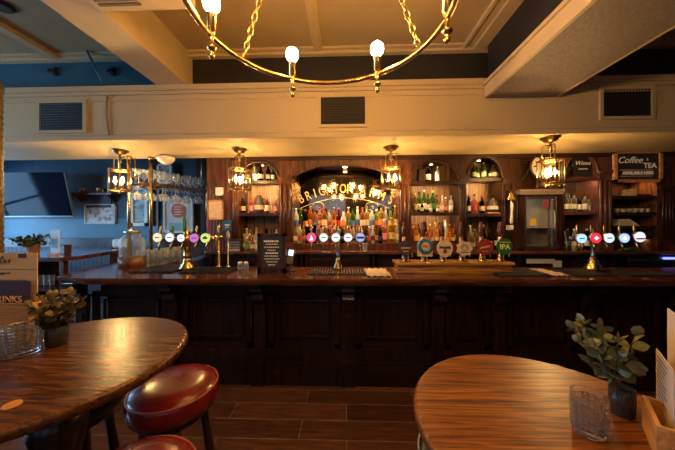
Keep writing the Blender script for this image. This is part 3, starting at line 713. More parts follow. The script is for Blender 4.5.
def bottle(x, y, z, h, kind, col, lab, cap, label, group, r=None):
    r = r or h*0.135
    key = (kind,col,lab,cap,round(h,3),round(r,3))
    t = thing('bottle', label, 'bottle', (x,y,z), 0, group)
    if key not in MESH:
        c, al = COL[col]; pr = sh(kind,h,r)
        b = MB(); b.lathe(pr, seg=14); body = b.build('body', glassy('glass_'+col, c, 0.08, al), t)
        lr = pr[1][0]*1.012
        if kind == 'round': l0, l1, lr = h*.16, h*.42, r*1.22
        elif kind == 'short': l0, l1, lr = h*.15, h*.5, r*1.21
        else: l0, l1 = h*.16, h*.42
        b = MB(); b.lathe([(lr,l0),(lr,l1)], seg=14, cap=False); lb = b.build('label', mat('label_'+lab, LAB[lab], 0.5, var=0.25, scale=120), t)
        b = MB(); b.lathe([(r*.40,h*.90),(r*.40,h),(r*.3,h*1.003)], seg=10); cp = b.build('cap', CAPC[cap], t)
        MESH[key] = (body.data, lb.data, cp.data)
    else:
        for n_, me in zip(('body','label','cap'), MESH[key]):
            o = bpy.data.objects.new(n_, me); C.objects.link(o); o.parent = t
    return t
KW = {'wine':'wine','spirit':'spirit','square':'square shouldered','round':'rounded','slim':'slim','short':'squat'}
def row(specs, z, where, group, Y, drop=0, yref=200):
    """specs: (pixel x, height m, kind, colour, label colour, cap)"""
    specs = sorted(specs)
    for i, s in enumerate(specs):
        x = W(s[0], yref, Y).x
        if len(specs) == 1: pos = 'on '+where
        else: pos = ORD[i]+' from left on '+where
        bottle(x, Y+(0.02 if i%2 else 0)+drop, z, s[1], s[2], s[3], s[4], s[5], '%s %s bottle, %s label, %s' % (s[3] if s[3]!='dark' else 'black', KW[s[2]], s[4], pos), group, s[6] if len(s)>6 else None)

# wooden board wall left of bay A
xw0, xw1 = X9(207), X9(231.5)
t = thing('panelled_screen','dark red board panelling left of the back bar shelves','panelling',((xw0+xw1)/2,YF0,0)); w = xw1-xw0
b = MB(); n = 8
for k in range(n): b.b2(-w/2+w*k/n+0.002,-w/2+w*(k+1)/n-0.002,0.0,0.05,LEDGE,ZTOP-0.005,bev=0.004)
b.b2(-w/2,w/2,0.03,0.5,LEDGE,ZTOP-0.005)
b.build('boards', mahog_red, t)
# framed papers on it
def frame(x0,y0,x1,y1,Y,label,artm,fm=whitep,e=0.02,mount=None,tilt=0,name='framed_picture',cat='picture',d=0.02):
    a = W(x0,y1,Y); c = W(x1,y0,Y); w=c.x-a.x; h=c.z-a.z
    t = thing(name,label,cat,((a.x+c.x)/2,Y,a.z))
    b = MB(); b.b2(-w/2,w/2,-d,0,0,e); b.b2(-w/2,w/2,-d,0,h-e,h); b.b2(-w/2,-w/2+e,-d,0,0,h); b.b2(w/2-e,w/2,-d,0,0,h); b.build('frame', fm, t)
    if mount:
        b = MB(); b.b2(-w/2+e,w/2-e,-d*.5,0,e,h-e); b.build('mount', mount, t); q=e+0.035
        b = MB(); b.b2(-w/2+q,w/2-q,-d*.6,-d*.5,q,h-q); b.build('print', artm, t)
    else:
        b = MB(); b.b2(-w/2+e,w/2-e,-d*.5,0,e,h-e); b.build('print', artm, t)
    return t, w, h
frame(216,187.5,224,195.5,YF0-0.001,'tiny white framed notice above the framed certificate',pic('notice_print',[(0.4,(0.6,0.58,0.52)),(0.6,(0.75,0.73,0.68))],(3,3,3)))
frame(208,200,223.5,220,YF0-0.001,'cream framed certificate on the panelling left of bottles',pic('certificate_print',[(0.4,(0.62,0.42,0.26)),(0.6,(0.72,0.54,0.36))],(3,3,3)),lightwood)

# Bay A ------------------------------------------------
pilaster(232,239,'slim pilaster left of the first bottle alcove', m=mahog_red)
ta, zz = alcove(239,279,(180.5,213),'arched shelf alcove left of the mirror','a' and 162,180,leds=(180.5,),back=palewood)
row([(247,0.26,'spirit','amber','cream','black'),(254,0.28,'slim','clear','white','silver'),(261,0.27,'round','dark','cream','black'),(268,0.27,'wine','dark','white','gold'),(273,0.2,'short','green','cream','black')], zz[0]+0.001, 'top shelf left of mirror', 'bottles on the shelves left of the mirror', YF0+0.14)
row([(243,0.26,'square','dark','cream','black'),(251,0.24,'short','pink','pink','red'),(267,0.24,'short','pink','white','red'),(271,0.27,'slim','clear','gold','gold'),(276,0.22,'short','rose','pink','white')], zz[1]+0.001, 'middle shelf left of mirror', 'bottles on the shelves left of the mirror', YF0+0.14)
def gift_tin(x, y, Y, z, label, wd=0.15, h=0.27, m=None, base=True):
    q = W(x,y,Y); t = thing('whiskey_flagon' if False else 'lettered_jug', label, 'jug', (q.x,Y,z))
    b = MB(); b.lathe([(wd*.40,0),(wd*.5,0.02),(wd*.5,h*.55),(wd*.42,h*.75),(wd*.25,h*.88),(wd*.22,h*.95),(wd*.26,h)],seg=20); b.build('body', m or darkclip, t)
    b = MB(); b.lathe([(wd*.505,h*.2),(wd*.505,h*.45)],seg=20,cap=False); b.lathe([(wd*.46,h*.62),(wd*.43,h*.72)],seg=20,cap=False); b.build('label_band', mat('label_cream',LAB['cream'],0.5,var=0.25,scale=120), t)
    b = MB(); b.tube([(wd*.45,0,h*.35),(wd*.72,0,h*.45),(wd*.70,0,h*.75),(wd*.3,0,h*.85)],0.012); b.build('handle', m or darkclip, t)
gift_tin(259,205,YF0+0.12,zz[1]+0.001,'dark round jug between pink bottles left of the mirror')
row([(241,0.30,'spirit','brown','cream','black'),(246,0.32,'slim','clear','cream','gold'),(250,0.3,'round','gold','cream','gold'),(256,0.33,'spirit','clear','white','silver'),(261,0.30,'square','rose','red','red'),(266,0.33,'slim','dark','black','black'),(271,0.30,'wine','green','cream','black'),(276,0.30,'spirit','clear','white','silver')], LEDGE+0.001, 'back counter left of mirror', 'bottles on the counter left of the mirror', YF0+0.12)
row([(247,0.20,'short','lime','green','white'),(252,0.22,'round','gold','cream','gold'),(253+4.5,0.2,'short','clear','cream','silver')], LEDGE+0.001, 'counter just left of notice', 'small bottles left of the notice', YF0-0.12)
row([(244,0.24,'round','gold','cream','gold'),(249,0.24,'short','rose','pink','white'),(259,0.25,'spirit','yellow','gold','gold'),(264.5,0.24,'short','clear','white','silver'),(269,0.25,'square','rose','red','white'),(274.5,0.24,'round','clear','cream','gold')], LEDGE+0.001, 'front of counter left of mirror', 'front bottles on the counter left of the mirror', YF0+0.02)
pilaster(279,292,'broad pilaster between left alcove and the mirror', m=mahog_red)

# Centre mirror bay -------------------------------------
xm0, xm1 = X9(292), X9(399); cx = (xm0+xm1)/2; w = xm1-xm0
t = thing('back_bar_mirror','large antique mirror with arched gold lettering behind the bottles','mirror',(cx,YP,LEDGE))
b = MB(); b.b2(-w/2,w/2,0,0.02,0.08,ZTOP-LEDGE-0.03); b.build('glass', mirror, t)
def arc_text(word, px0, px1, t, yfun):
    n = len(word); 
    for i, ch in enumerate(word):
        px = px0+(px1-px0)*i/max(1,n-1); q = W(px, yfun(px), YP-0.012)
        ang = -math.atan((yfun(px+1)-yfun(px-1))/2)
        o = text_mesh('gilt_letter', ch, 0.18, gold, t, (q.x-cx, -0.006, q.z-LEDGE), (PI/2,0,0), bold=0.001, ext=0.002)
        o.rotation_euler = Matrix.Rotation(PI/2,3,'X').to_euler(); M = Matrix.Rotation(-ang,3,'Y') @ Matrix.Rotation(PI/2,3,'X'); o.rotation_euler = M.to_euler()
        o.scale = (0.8,1.15,1)
yf_ = lambda px: 189 + 0.0052*(px-345)**2
arc_text('BRIGHTON', 301, 350, t, yf_); arc_text('ARMS', 363, 391, t, yf_)
b = MB()
P = [W(px, yf_(px)+9, YP).to_tuple() for px in range(297,397,4)]
b.tube([(p[0]-cx,-0.004,p[2]-LEDGE) for p in P],0.006)
for s in (-1,1):
    q = W(345+s*26, 207, YP); r_ = 0.12; b.tube([(q.x-cx+s*r_*math.cos(a_)*(1-a_/9), -0.004, q.z-LEDGE+r_*0.8*math.sin(a_)*(1-a_/9)) for a_ in [k*0.35 for k in range(22)]],0.006)
b.build('gilt_scrollwork', gold, t)
# the frame of the bay: flattened arch
t = thing('mirror_bay','dark wooden bay with flattened arch framing the mirror','alcove',(cx,YF0,LEDGE),0,'alcoves of the back bar')
q0 = [(292,179),(297,175),(306,170.5),(318,166.5),(340,165.2),(365,166.5),(378,170),(390,174.5),(399,179)]
P = [(X9(x)-cx, W(x,y,YF0).z-LEDGE) for x,y in q0]; P[0] = (-w/2,P[0][1]); P[-1] = (w/2,P[-1][1])
b = MB()
for p,q in zip(P,P[1:]): b.prism([p,(p[0],ZTOP-LEDGE-0.03),(q[0],ZTOP-LEDGE-0.03),q],0,0.06)
b.b2(-w/2,w/2,0.06,0.36,ZTOP-LEDGE-0.10,ZTOP-LEDGE-0.08)
b.build('arch', mahog_red, t)
b = MB(); b.tube([(p[0],-0.008,p[1]) for p in P],0.014,8); b.build('arch_moulding', mahog_red, t)
b = MB(); b.lathe([(0.035,0),(0.035,0.02)],(0,0.16,ZTOP-LEDGE-0.13),14); b.build('downlight', downl, t)
z1 = W(340,243.5,3.86).z - LEDGE
b = MB(); b.b2(-w/2,w/2,-0.03,0.36,0,z1-0.001,bev=0.003); b.build('stepped_plinth', mahog_red, t)
z2 = W(340,229,4.08).z - LEDGE
b = MB(); b.b2(-w/2+.005,w/2-.005,0.17,0.30,z2-0.012,z2); b.build('glass_shelf', cleargl, t)
b = MB(); b.tube([(-w/2,0.165,z2),(w/2,0.165,z2)],0.006); b.build('shelf_rail', brass, t)
rr = random.Random(11)
kinds = ['spirit','slim','round','square','wine','spirit','slim']
up = []; lo = []
upc = ['clear','green','dark','orange','amber','rose','amber','clear','orange','red','clear','gold','green','clear','amber','gold','clear','lime','gold','clear','lime','gold']
for i, cc in enumerate(upc):
    px = 296+ i*(99.5/21); up.append((px, rr.uniform(0.29,0.37), rr.choice(kinds), cc, rr.choice(['cream','red','gold','orange','black','green','blue']), rr.choice(['black','gold','silver','white','red'])))
loc_ = ['gold','clear','yellow','dark','red','dark','rose','clear','amber','orange','rose','clear','dark','amber','rose','clear','gold','clear','brown','rose','clear','amber','dark']
for i, cc in enumerate(loc_):
    px = 295.5 + i*(85.0/22); lo.append((px, rr.uniform(0.25,0.31), rr.choice(kinds), cc, rr.choice(['cream','red','gold','orange','black','pink','blue']), rr.choice(['black','gold','silver','white','red'])))
lo += [(384.5,0.36,'square','rose','pink','white',0.052),(391.5,0.38,'square','yellow','gold','gold',0.052),(397.5,0.33,'slim','clear','white','silver')]
row(up, LEDGE+z2+0.001, 'upper mirror shelf', 'bottles on the glass shelf before the mirror', YF0+0.21)
row(lo, LEDGE+z1+0.001, 'lower mirror step', 'bottles on the step before the mirror', YF0+0.04)
pilaster(399,411,'broad pilaster between the mirror and right alcoves', m=mahog_red)
# items on ledge
q = W(365,250,3.74); b = MB(); b.lathe([(0.028,0),(0.036,0.12)],(q.x,3.74,LEDGE+0.001),16,cap=False); b.lathe([(0.0281,0),(0.0281,0.006)],(q.x,3.74,LEDGE+0.001),16); tag(b.build('tall_glass', frost),'empty tall glass on the back counter under the mirror','glass')

# Bay B ------------------------------------------------
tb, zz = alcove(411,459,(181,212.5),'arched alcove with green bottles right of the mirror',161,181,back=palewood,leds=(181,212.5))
row([(428,0.24,'short','dark','cream','black'),(438,0.24,'spirit','clear','cream','white')], zz[0]+0.001, 'top shelf right of mirror', 'bottles on the shelves right of the mirror', YF0+0.14)
q = W(421,180,YF0+.14); b = MB(); b.b2(q.x-.045,q.x+.045,YF0+.1,YF0+.18,zz[0]+.001,zz[0]+.2,bev=.004); tag(b.build('gift_box', darkclip),'dark gift box on top shelf right of the mirror','box')
row([(415,0.30,'slim','gold','cream','gold'),(419.5,0.33,'wine','green','cream','green' if False else 'black'),(424,0.35,'slim','green','white','silver'),(428.5,0.30,'wine','green','cream','black'),(433,0.34,'wine','green','green','gold'),(437.5,0.28,'spirit','amber','cream','black'),(442,0.26,'slim','clear','cream','gold'),(446,0.24,'round','rose','pink','white'),(451,0.26,'spirit','clear','white','silver')], zz[1]+0.001, 'middle shelf right of mirror', 'bottles on the shelves right of the mirror', YF0+0.17)
row([(422,0.15,'short','dark','cream','black'),(431,0.16,'round','clear','white','black'),(438,0.15,'round','rose','white','black')], zz[1]+0.001, 'shelf edge right of mirror', 'small bottles at the front of the shelf right of the mirror', YF0+0.07)
row([(414,0.30,'square','orange','red','red'),(419,0.28,'spirit','red','cream','black'),(425,0.33,'slim','dark','black','black'),(430,0.28,'square','orange','gold','gold'),(435,0.30,'spirit','gold','orange','gold'),(440,0.30,'square','amber','gold','black'),(445,0.34,'slim','clear','white','silver'),(450,0.28,'square','orange','orange','gold'),(455,0.28,'spirit','amber','gold','red')], LEDGE+0.10, 'bottom step right of mirror', 'bottles on the bottom step right of the mirror', YF0+0.16)
b = MB(); b.b2(X9(412),X9(458),YF0+0.02,YP,LEDGE+.001,LEDGE+0.099); b.build('bottom_step', mahog_red, tb)
for ch in tb.children:
    if ch.name.startswith('bottom_step'): ch.location = (-tb.location.x,-tb.location.y,-tb.location.z)
row([(416.5,0.22,'short','yellow','gold','black'),(422,0.20,'round','amber','cream','gold'),(427.5,0.22,'square','orange','red','gold'),(432.5,0.20,'short','gold','cream','black'),(437.5,0.22,'round','orange','gold','red'),(443,0.20,'short','amber','gold','gold'),(448,0.21,'square','yellow','orange','gold'),(453,0.2,'round','amber','cream','black')], LEDGE+0.10, 'bottom step front right of mirror', 'squat bottles in front on the bottom step right of the mirror', YF0+0.05)
pilaster(459,467,'dark fluted pilaster right of the green bottles')

# Bay C ------------------------------------------------
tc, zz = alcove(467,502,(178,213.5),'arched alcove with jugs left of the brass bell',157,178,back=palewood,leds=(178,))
row([(474,0.25,'wine','green','cream','gold'),(477.5,0.23,'wine','green','white','gold'),(484,0.25,'wine','green','cream','gold')], zz[0]+0.001, 'top shelf left of bell', 'green bottles on the top shelf left of the bell', YF0+0.14)
gift_tin(493.5,170,YF0+0.14,zz[0]+0.001,'dark lettered jug on the top shelf left of bell',0.15,0.2)
row([(468.5,0.28,'slim','dark','white','black'),(475,0.30,'spirit','rose','red','black',0.045),(482,0.27,'wine','dark','cream','red')], zz[1]+0.001, 'middle shelf left of bell', 'bottles on the middle shelf left of the bell', YF0+0.14)
gift_tin(492,205,YF0+0.12,zz[1]+0.02,'dark lettered jug on a wooden block left of bell',0.17,0.21)
q = W(492,213,YF0+.12); b = MB(); b.b2(q.x-.09,q.x+.09,YF0+.05,YF0+.21,zz[1]+.001,zz[1]+.019); tag(b.build('wooden_block', lightwood),'small wooden block under the dark jug left of bell','block')
row([(470,0.36,'slim','clear','cream','white'),(475,0.30,'spirit','lime','cream','green' if False else 'gold'),(483,0.36,'slim','dark','white','silver'),(490,0.28,'wine','brown','cream','black'),(497,0.30,'spirit','brown','cream','red')], LEDGE+0.001, 'counter left of bell', 'bottles on the counter left of the bell', YF0+0.14)
row([(472.5,0.25,'spirit','gold','cream','gold'),(479.5,0.25,'spirit','gold','white','gold')], LEDGE+0.001, 'counter front left of bell', 'short gold bottles left of the bell', YF0+0.06)
# panel with bell
x0, x1 = X9(502), X9(520); t = thing('bell_panel','dark carved wooden panel carrying the brass bell','panelling',((x0+x1)/2,YF0,LEDGE)); w=x1-x0
b = MB(); b.b2(-w/2,w/2,0,0.36,0,ZTOP-LEDGE-0.03); b.build('panel', mahog, t)
b = MB(); zc_=W(511,180,YF0).z-LEDGE; b.b2(-w/2,w/2,-0.04,0,zc_-.02,zc_+.02); b.b2(-w/2,w/2,-0.02,0,zc_-.05,zc_-.02); 
for s in (-.35,0,.35): b.tube([(s*w,0,0.1),(s*w,0,zc_-.07)],0.012)
b.build('moulding', mahog, t)
q = W(511,197,YF0-0.1); t = thing('brass_bell','brass last orders bell with a knotted white rope','bell',(q.x,YF0-0.10,q.z-.04))
b = MB(); b.lathe([(0.062,0),(0.055,0.012),(0.036,0.04),(0.030,0.075),(0.018,0.095),(0.006,0.105)],seg=20,cap=False); b.build('bell', brass, t)
b = MB(); b.tube([(0,0,0.10),(0,0,0.13),(0,0.05,0.15),(0,0.099,0.15)],0.007); b.build('bracket', brass_old, t)
zr = W(513,224,YF0-.1).z-(q.z-.04)
b = MB(); b.tube([(0.0,0,0.0),(0.005,0,-0.04),(0.012,0,-0.06),(0.010,0,zr*.5),(0.004,0,zr+.03),(0.004,0,zr)],[0.006,0.01,0.02,0.014,0.022,0.016]); b.build('rope', whitep, t)
q = W(509.5,227.5,YF0); b = MB(); b.b2(q.x-.05,q.x+.05,YF0-.012,YF0,q.z-.035,q.z+.035,bev=.004); o = b.build('switch_plate', whitep); tag(o,'small pale switch plate under the brass bell','switch')
b = MB(); b.b2(q.x-.015,q.x+.015,YF0-.016,YF0-.012,q.z-.012,q.z+.012); b.build('rocker', whitep, o)

# Fridge cabinet ---------------------------------------
x0, x1 = X9(517), X9(558.5); w=x1-x0; zt = W(538,190,YF0).z-LEDGE; cxx=(x0+x1)/2
t = thing('glass_door_fridge','steel lined glass door fridge built into dark cabinet','fridge',(cxx,YF0,LEDGE))
b = MB(); b.b2(-w/2,-w/2+.07,-.06,.36,0,zt-.06); b.b2(w/2-.07,w/2,-.06,.36,0,zt-.06); b.b2(-w/2,w/2,-.06,.36,zt-.10,zt-.04); b.b2(-w/2,w/2,-.06,.36,0,.02); b.build('cabinet', mahog, t)
b = MB(); b.b2(-w/2-.02,w/2+.02,-.10,.36,zt-.04,zt,bev=.008); b.b2(-w/2-.01,w/2+.01,-.08,.3,zt-.07,zt-.04); b.build('cornice', mat('grey_brown_paint',(0.20,0.15,0.13),0.4), t)
b = MB(); e=.07; b.b2(-w/2+e,w/2-e,.28,.30,.02,zt-.10); b.b2(-w/2+e,w/2-e,-.0,.28,zt*.36,zt*.36+.01); b.b2(-w/2+e,-w/2+e+.01,0,.28,.02,zt-.1); b.b2(w/2-e-.01,w/2-e,0,.28,.02,zt-.1); b.build('steel_liner', mat('steel_liner_m',(0.46,0.42,0.38),0.4,0.25), t)
b = MB(); d=w/2-e; b.b2(-d,d,-.05,-.02,.02,.06); b.b2(-d,d,-.05,-.02,zt-.14,zt-.10); b.b2(-d,-d+.03,-.05,-.02,.06,zt-.14); b.b2(d-.03,d,-.05,-.02,.06,zt-.14); b.b2(d-.10,d-.085,-.045,-.03,.06,zt-.14); b.build('door_frame', steel, t)
b = MB(); b.b2(-d+.03,d-.03,-.038,-.034,.06,zt-.14); dg_ = b.build('glass_door', cleargl, t)
b = MB(); b.tube([(d-.05,-.09,.12),(d-.05,-.09,zt-.3)],.01); b.tube([(d-.05,-.09,.13),(d-.05,-.05,.13)],.007); b.tube([(d-.05,-.09,zt-.31),(d-.05,-.05,zt-.31)],.007); b.build('door_handle', steel, t)
q = W(533,222,YF0-.04); b = MB(); b.b2(q.x-cxx-.04,q.x-cxx+.04,-.044,-.039,q.z-LEDGE-.05,q.z-LEDGE+.045); b.build('yellow_sticker', mat('yellow_sticker_m',(0.65,0.42,0.05),0.5), t)
b = MB(); b.b2(d-.07,d-.04,.0,.10,zt-.26,zt-.14); b.build('red_panel', mat('red_panel_m',(0.35,0.03,0.05),0.4), t)
# strip light inside the fridge
b = MB(); b.b2(-d+.05,d-.05,.05,.07,zt-.112,zt-.102); b.build('light_strip', emissive('fridge_led',(1.0,0.82,0.60),14), t)
# panel above with clock
t = thing('clock_panel','dark carved panel above the fridge with round clock','panelling',(cxx,YF0,LEDGE+zt))
hh = ZTOP-LEDGE-zt-.03
b = MB(); b.b2(-w/2,w/2,.10,.36,0,hh); b.b2(-w/2,w/2,.04,.10,hh-.06,hh); b.b2(-w/2+.02,-w/2+.05,.07,.10,.05,hh-.06); b.build('panel', mahog, t)
b = MB(); b.tube([(-w/2,.05,.12),(-w/4,.05,.2),(-w/8,.05,.34),(-w/8,.05,hh-.08)],.02); b.build('carved_scroll', mahog, t)
q = W(542,167,YF0+.04); t = thing('wall_clock','round cream faced wall clock behind the right lantern','clock',(q.x,YF0+.03,q.z))
b = MB(); b.lathe([(.20,0),(.20,.03),(.18,.04),(.175,.03)],(0,0,0),40,Matrix.Rotation(PI/2,4,'X')); b.build('case', mahog, t)
b = MB(); b.disc((0,-.031,0),.175,.004,40); face = b.build('face', mat('clock_face',(0.70,0.62,0.45),0.4), t)
b = MB()
for k in range(12):
    a_=k*PI/6; b.box((.125*math.sin(a_),-.037,.125*math.cos(a_)),(.012 if k%3 else .02,.003,.042),ry=a_)
b.build('numeral_marks', blackp, face)
b = MB(); b.box((-.02,-.039,.03),(.012,.003,.09),ry=-.6); b.box((.045,-.039,.02),(.008,.003,.13),ry=1.15); b.build('hands', blackp, t)

# Bay D ------------------------------------------------
pilaster(559,564,'slim dark pilaster right of the fridge')
td, zz = alcove(564,598,(177.5,211.5),'arched alcove with white bottles under wine chalkboard',153,176,leds=(177.5,),m=mat('pink_brown_wood',(0.10,0.042,0.032),0.3,var=0.4,scale=12))
a = W(574,176.5,YF0+.06); c = W(593,157,YF0+.06); w=c.x-a.x; h=c.z-zz[0]-.004
t = thing('wine_chalkboard','small dark chalkboard lettered Wines on top shelf','sign',((a.x+c.x)/2,YF0+.06,zz[0]+.001))
b = MB(); b.box((0,.02,h/2),(w,.012,h),rx=-.08); b.build('board', slate, t)
b = MB(); b.b2(-w/2-.01,w/2+.01,0,.05,-.0,.012); b.build('stand', lightwood, t)
text_mesh('chalk_lettering','Wines',.085,chalk,t,(-.01,.004,h*.72),shear=.3)
b = MB(); b.b2(-.06,.07,.008,.012,h*.42,h*.46); b.b2(-.09,.09,.010,.014,h*.18,h*.24); b.build('chalk_lines', chalk, t)
# trailing plant on that shelf
def plant_leaves(b, c, n, rx, rz, sz, rr, ry=None, flat=0.25, wide=0.8, up=0.3):
    for k in range(n):
        a_ = rr.uniform(0,2*PI); e = rr.uniform(0,1)**.6; p = Vector((c[0]+rx*e*math.cos(a_), c[1]+(ry or rx)*e*math.sin(a_), c[2]+rz*rr.uniform(-1,1)))
        leaf_at(b, p, sz*rr.uniform(.7,1.25), Vector((rr.uniform(-1,1),rr.uniform(-1,1),rr.uniform(-.4,1))), wide, rr)
def leaf_at(b, p, s, d, wide, rr, nrm=None):
    d = d.normalized(); u = d.orthogonal().normalized(); u = (Matrix.Rotation(rr.uniform(0,2*PI),3,d) @ u) if nrm is None else nrm.cross(d).normalized(); n_ = u.cross(d)
    L = [(0,0),(.22,.28),(.5,.42),(.78,.32),(1,0)]
    mid = [b.bm.verts.new(p + d*s*t_ + n_*s*(-.12*math.sin(t_*PI))) for t_,_ in L]
    for sg in (1,-1):
        ed = [b.bm.verts.new(p + d*s*t_ + u*s*wd*wide*sg + n_*s*.06) for t_,wd in L[1:-1]]
        f = b.bm.faces.new((mid[0],mid[1],ed[0])) ; f.smooth=True
        for i in range(2):
            f = b.bm.faces.new((mid[i+1],mid[i+2],ed[i+1],ed[i])); f.smooth=True
        f = b.bm.faces.new((mid[3],mid[4],ed[2])); f.smooth=True
rr = random.Random(5)
q = W(567,170,YF0+.05)
t = thing('trailing_plant','leafy green plant beside the wine chalkboard','plant',(q.x,YF0+.10,zz[0]+.001))
b = MB(); b.lathe([(.03,0),(.04,.06)],seg=14); b.build('pot', terra, t)
b = MB(); plant_leaves(b,(0.01,0,.17),60,.07,.10,.06,rr); b.build('foliage', leafdark, t)
row([(565.5,.27,'spirit','white','white','black'),(569.5,.28,'spirit','white','white','black'),(574,.27,'spirit','white','white','black'),(580,.22,'short','dark','white','black'),(585,.24,'short','white','white','black'),(590,.18,'short','clear','white','silver')], zz[1]+0.001, 'shelf under wine chalkboard', 'pale bottles under the wine chalkboard', YF0+0.12)
row([(561.5+3,.26,'slim','clear','white','white'),(568.5,.30,'slim','blue','blue','silver'),(574,.30,'slim','clear','cream','white'),(580.5,.24,'short','lime','white','red'),(586.5,.30,'slim','dark','white','white'),(592,.27,'wine','brown','cream','gold')], LEDGE+0.001, 'counter behind right beer tower', 'bottles behind the right beer tower', YF0+0.10)
pilaster(598,612,'broad pink brown pilaster left of the coffee sign', m=mat('pink_brown_wood',(0.10,0.042,0.032),0.3,var=0.4,scale=12), capz=W(600,176,YF0).z)

# Bay E ------------------------------------------------
te, zz = alcove(612,657,(196,212.5,226,233),'open shelf alcove with cups under the coffee sign',150,170)
a = W(613.5,182.5,YF0-.05); c = W(661.5,150.5,YF0-.05); w=c.x-a.x; h=c.z-a.z
t = thing('coffee_sign','wood framed chalkboard sign lettered Coffee and Tea available here','sign',((a.x+c.x)/2,YF0-.05,a.z))
e=.04; b = MB(); b.b2(-w/2,w/2,-.02,.02,0,e); b.b2(-w/2,w/2,-.02,.02,h-e,h); b.b2(-w/2,-w/2+e,-.02,.02,0,h); b.b2(w/2-e,w/2,-.02,.02,0,h); b.build('frame', lightwood, t)
b = MB(); b.b2(-w/2+e,w/2-e,-.002,.015,e,h-e); b.build('board', slate, t)
text_mesh('chalk_lettering','Coffee',.125,chalk,t,(-.11,-.006,h*.70),shear=.35,bold=.0015)
text_mesh('chalk_lettering','&',.05,chalk,t,(.13,-.006,h*.72))
text_mesh('chalk_lettering','TEA',.10,chalk,t,(.165,-.006,h*.52),bold=.003)
text_mesh('chalk_lettering','AVAILABLE HERE',.056,chalk,t,(-.0,-.006,h*.29),bold=.0035)
b = MB(); b.b2(-.24,.20,-.006,-.002,h*.385,h*.395); b.b2(-.24,.20,-.006,-.002,h*.19,h*.20); b.build('chalk_rule', chalk, t)
# cups, boxes
q = W(629,195,YF0+.1); b = MB(); b.b2(q.x-.05,q.x+.05,YF0+.05,YF0+.17,zz[0]+.001,zz[0]+.10,bev=.004); tag(b.build('cardboard_box', mat('kraft_box',(0.5,0.4,0.2),0.6)),'small tan box on the shelf below the coffee sign','box')
q = W(641,195,YF0+.1); b = MB(); b.b2(q.x-.09,q.x+.09,YF0+.06,YF0+.16,zz[0]+.001,zz[0]+.035,bev=.004); tag(b.build('flat_box', mahog_red),'flat dark box beside tan box below the coffee sign','box')
cupm = mat('cup_china',(0.50,0.46,0.38),0.3,var=0.1)
cup0 = None; k = 0
for i, px in enumerate((617,623,629,635,641,647)):
    q = W(px,212,YF0+.12); nm = ORD[i]+' cup from left on the shelf below coffee sign, stacked cream china'
    t = thing('coffee_cup', nm, 'cup', (q.x,YF0+.12,zz[1]+.001), 0, 'cups under the coffee sign')
    b = MB(); b.lathe([(.02,0),(.034,.03),(.038,.06),(.036,.06),(.032,.03),(.0,.008)],seg=14,cap=False); b.build('bowl', cupm, t)
    b = MB(); b.tube([(.035,0,.05),(.052,0,.045),(.052,0,.025),(.034,0,.02)],.004); b.build('handle', cupm, t)
rr = random.Random(9)
t0 = W(626,224,YF0+.1)
t = thing('napkin_stack','fanned stack of white napkins on shelf below the cups','napkins',(t0.x,YF0+.12,zz[2]+.001))
b = MB()
for k in range(22): b.box((.0-.001*k*3,0,.0035+k*.0045),(.26-.007*k,.16,.0035),rz=rr.uniform(-.06,.06))
b.build('napkins', mat('napkin_white',(0.72,0.66,0.52),0.7), t)
b = MB(); q = W(648,252,3.75); b.lathe([(.052,0),(.062,.01),(.066,.13),(.072,.15)],(0,0,0),20)
t = thing('copper_mug','copper mug on the back counter at right','mug',(q.x,3.76,LEDGE+.001)); b.build('body', mat('copper',(0.55,0.24,0.13),0.35,0.9,var=0.3,scale=15), t)
b = MB(); b.lathe([(.0725,.14),(.076,.15),(.0725,.155)],seg=20,cap=False); b.build('rim', brass, t)
q = W(632,252,3.74); b = MB(); rr=random.Random(2)
for k in range(5): b.box((q.x+rr.uniform(-.05,.05),3.76+rr.uniform(-.02,.02),LEDGE+.006+k*.007),(.16,.10,.006),rz=rr.uniform(-.3,.3))
tag(b.build('folded_cloth', mat('green_cloth',(0.03,0.12,0.06),0.8)),'folded green cloth on the back counter beside copper mug','cloth')
# right panelling
x0, x1 = X9(657), XR-.02; w=x1-x0; t = thing('panelled_screen','dark red panelling right of the coffee sign','panelling',((x0+x1)/2,YF0,LEDGE))
b = MB(); b.b2(-w/2,w/2,0,.36,0,ZTOP-LEDGE-.03); b.build('panel', mahog_red, t)
b = MB(); 
for k in range(4): b.tube([(-w/2+.08+k*.045,0,.15),(-w/2+.08+k*.045,0,.85)],.014)
b.b2(-w/2+.03,-w/2+.28,-.03,0,.86,.92); b.b2(-w/2+.02,-w/2+.29,-.02,0,.08,.14); b.tube([(-w/2+.0,-.01,.93),(-w/2+.02,-.01,1.1),(-w/2+.1,-.01,1.25)],.018); b.build('fluting', mahog, t)
# cornice of the back bar
b = MB(); b.b2(X9(236),XR-.02,YF0-.05,YF0+.38,ZTOP-.028,ZTOP-.004); b.b2(X9(236),XR-.02,YF0-.03,YF0+.0,ZTOP-.05,ZTOP-.028); tag(b.build('back_bar_cornice', mahog),'dark wooden cornice along the top of the back bar','cornice')
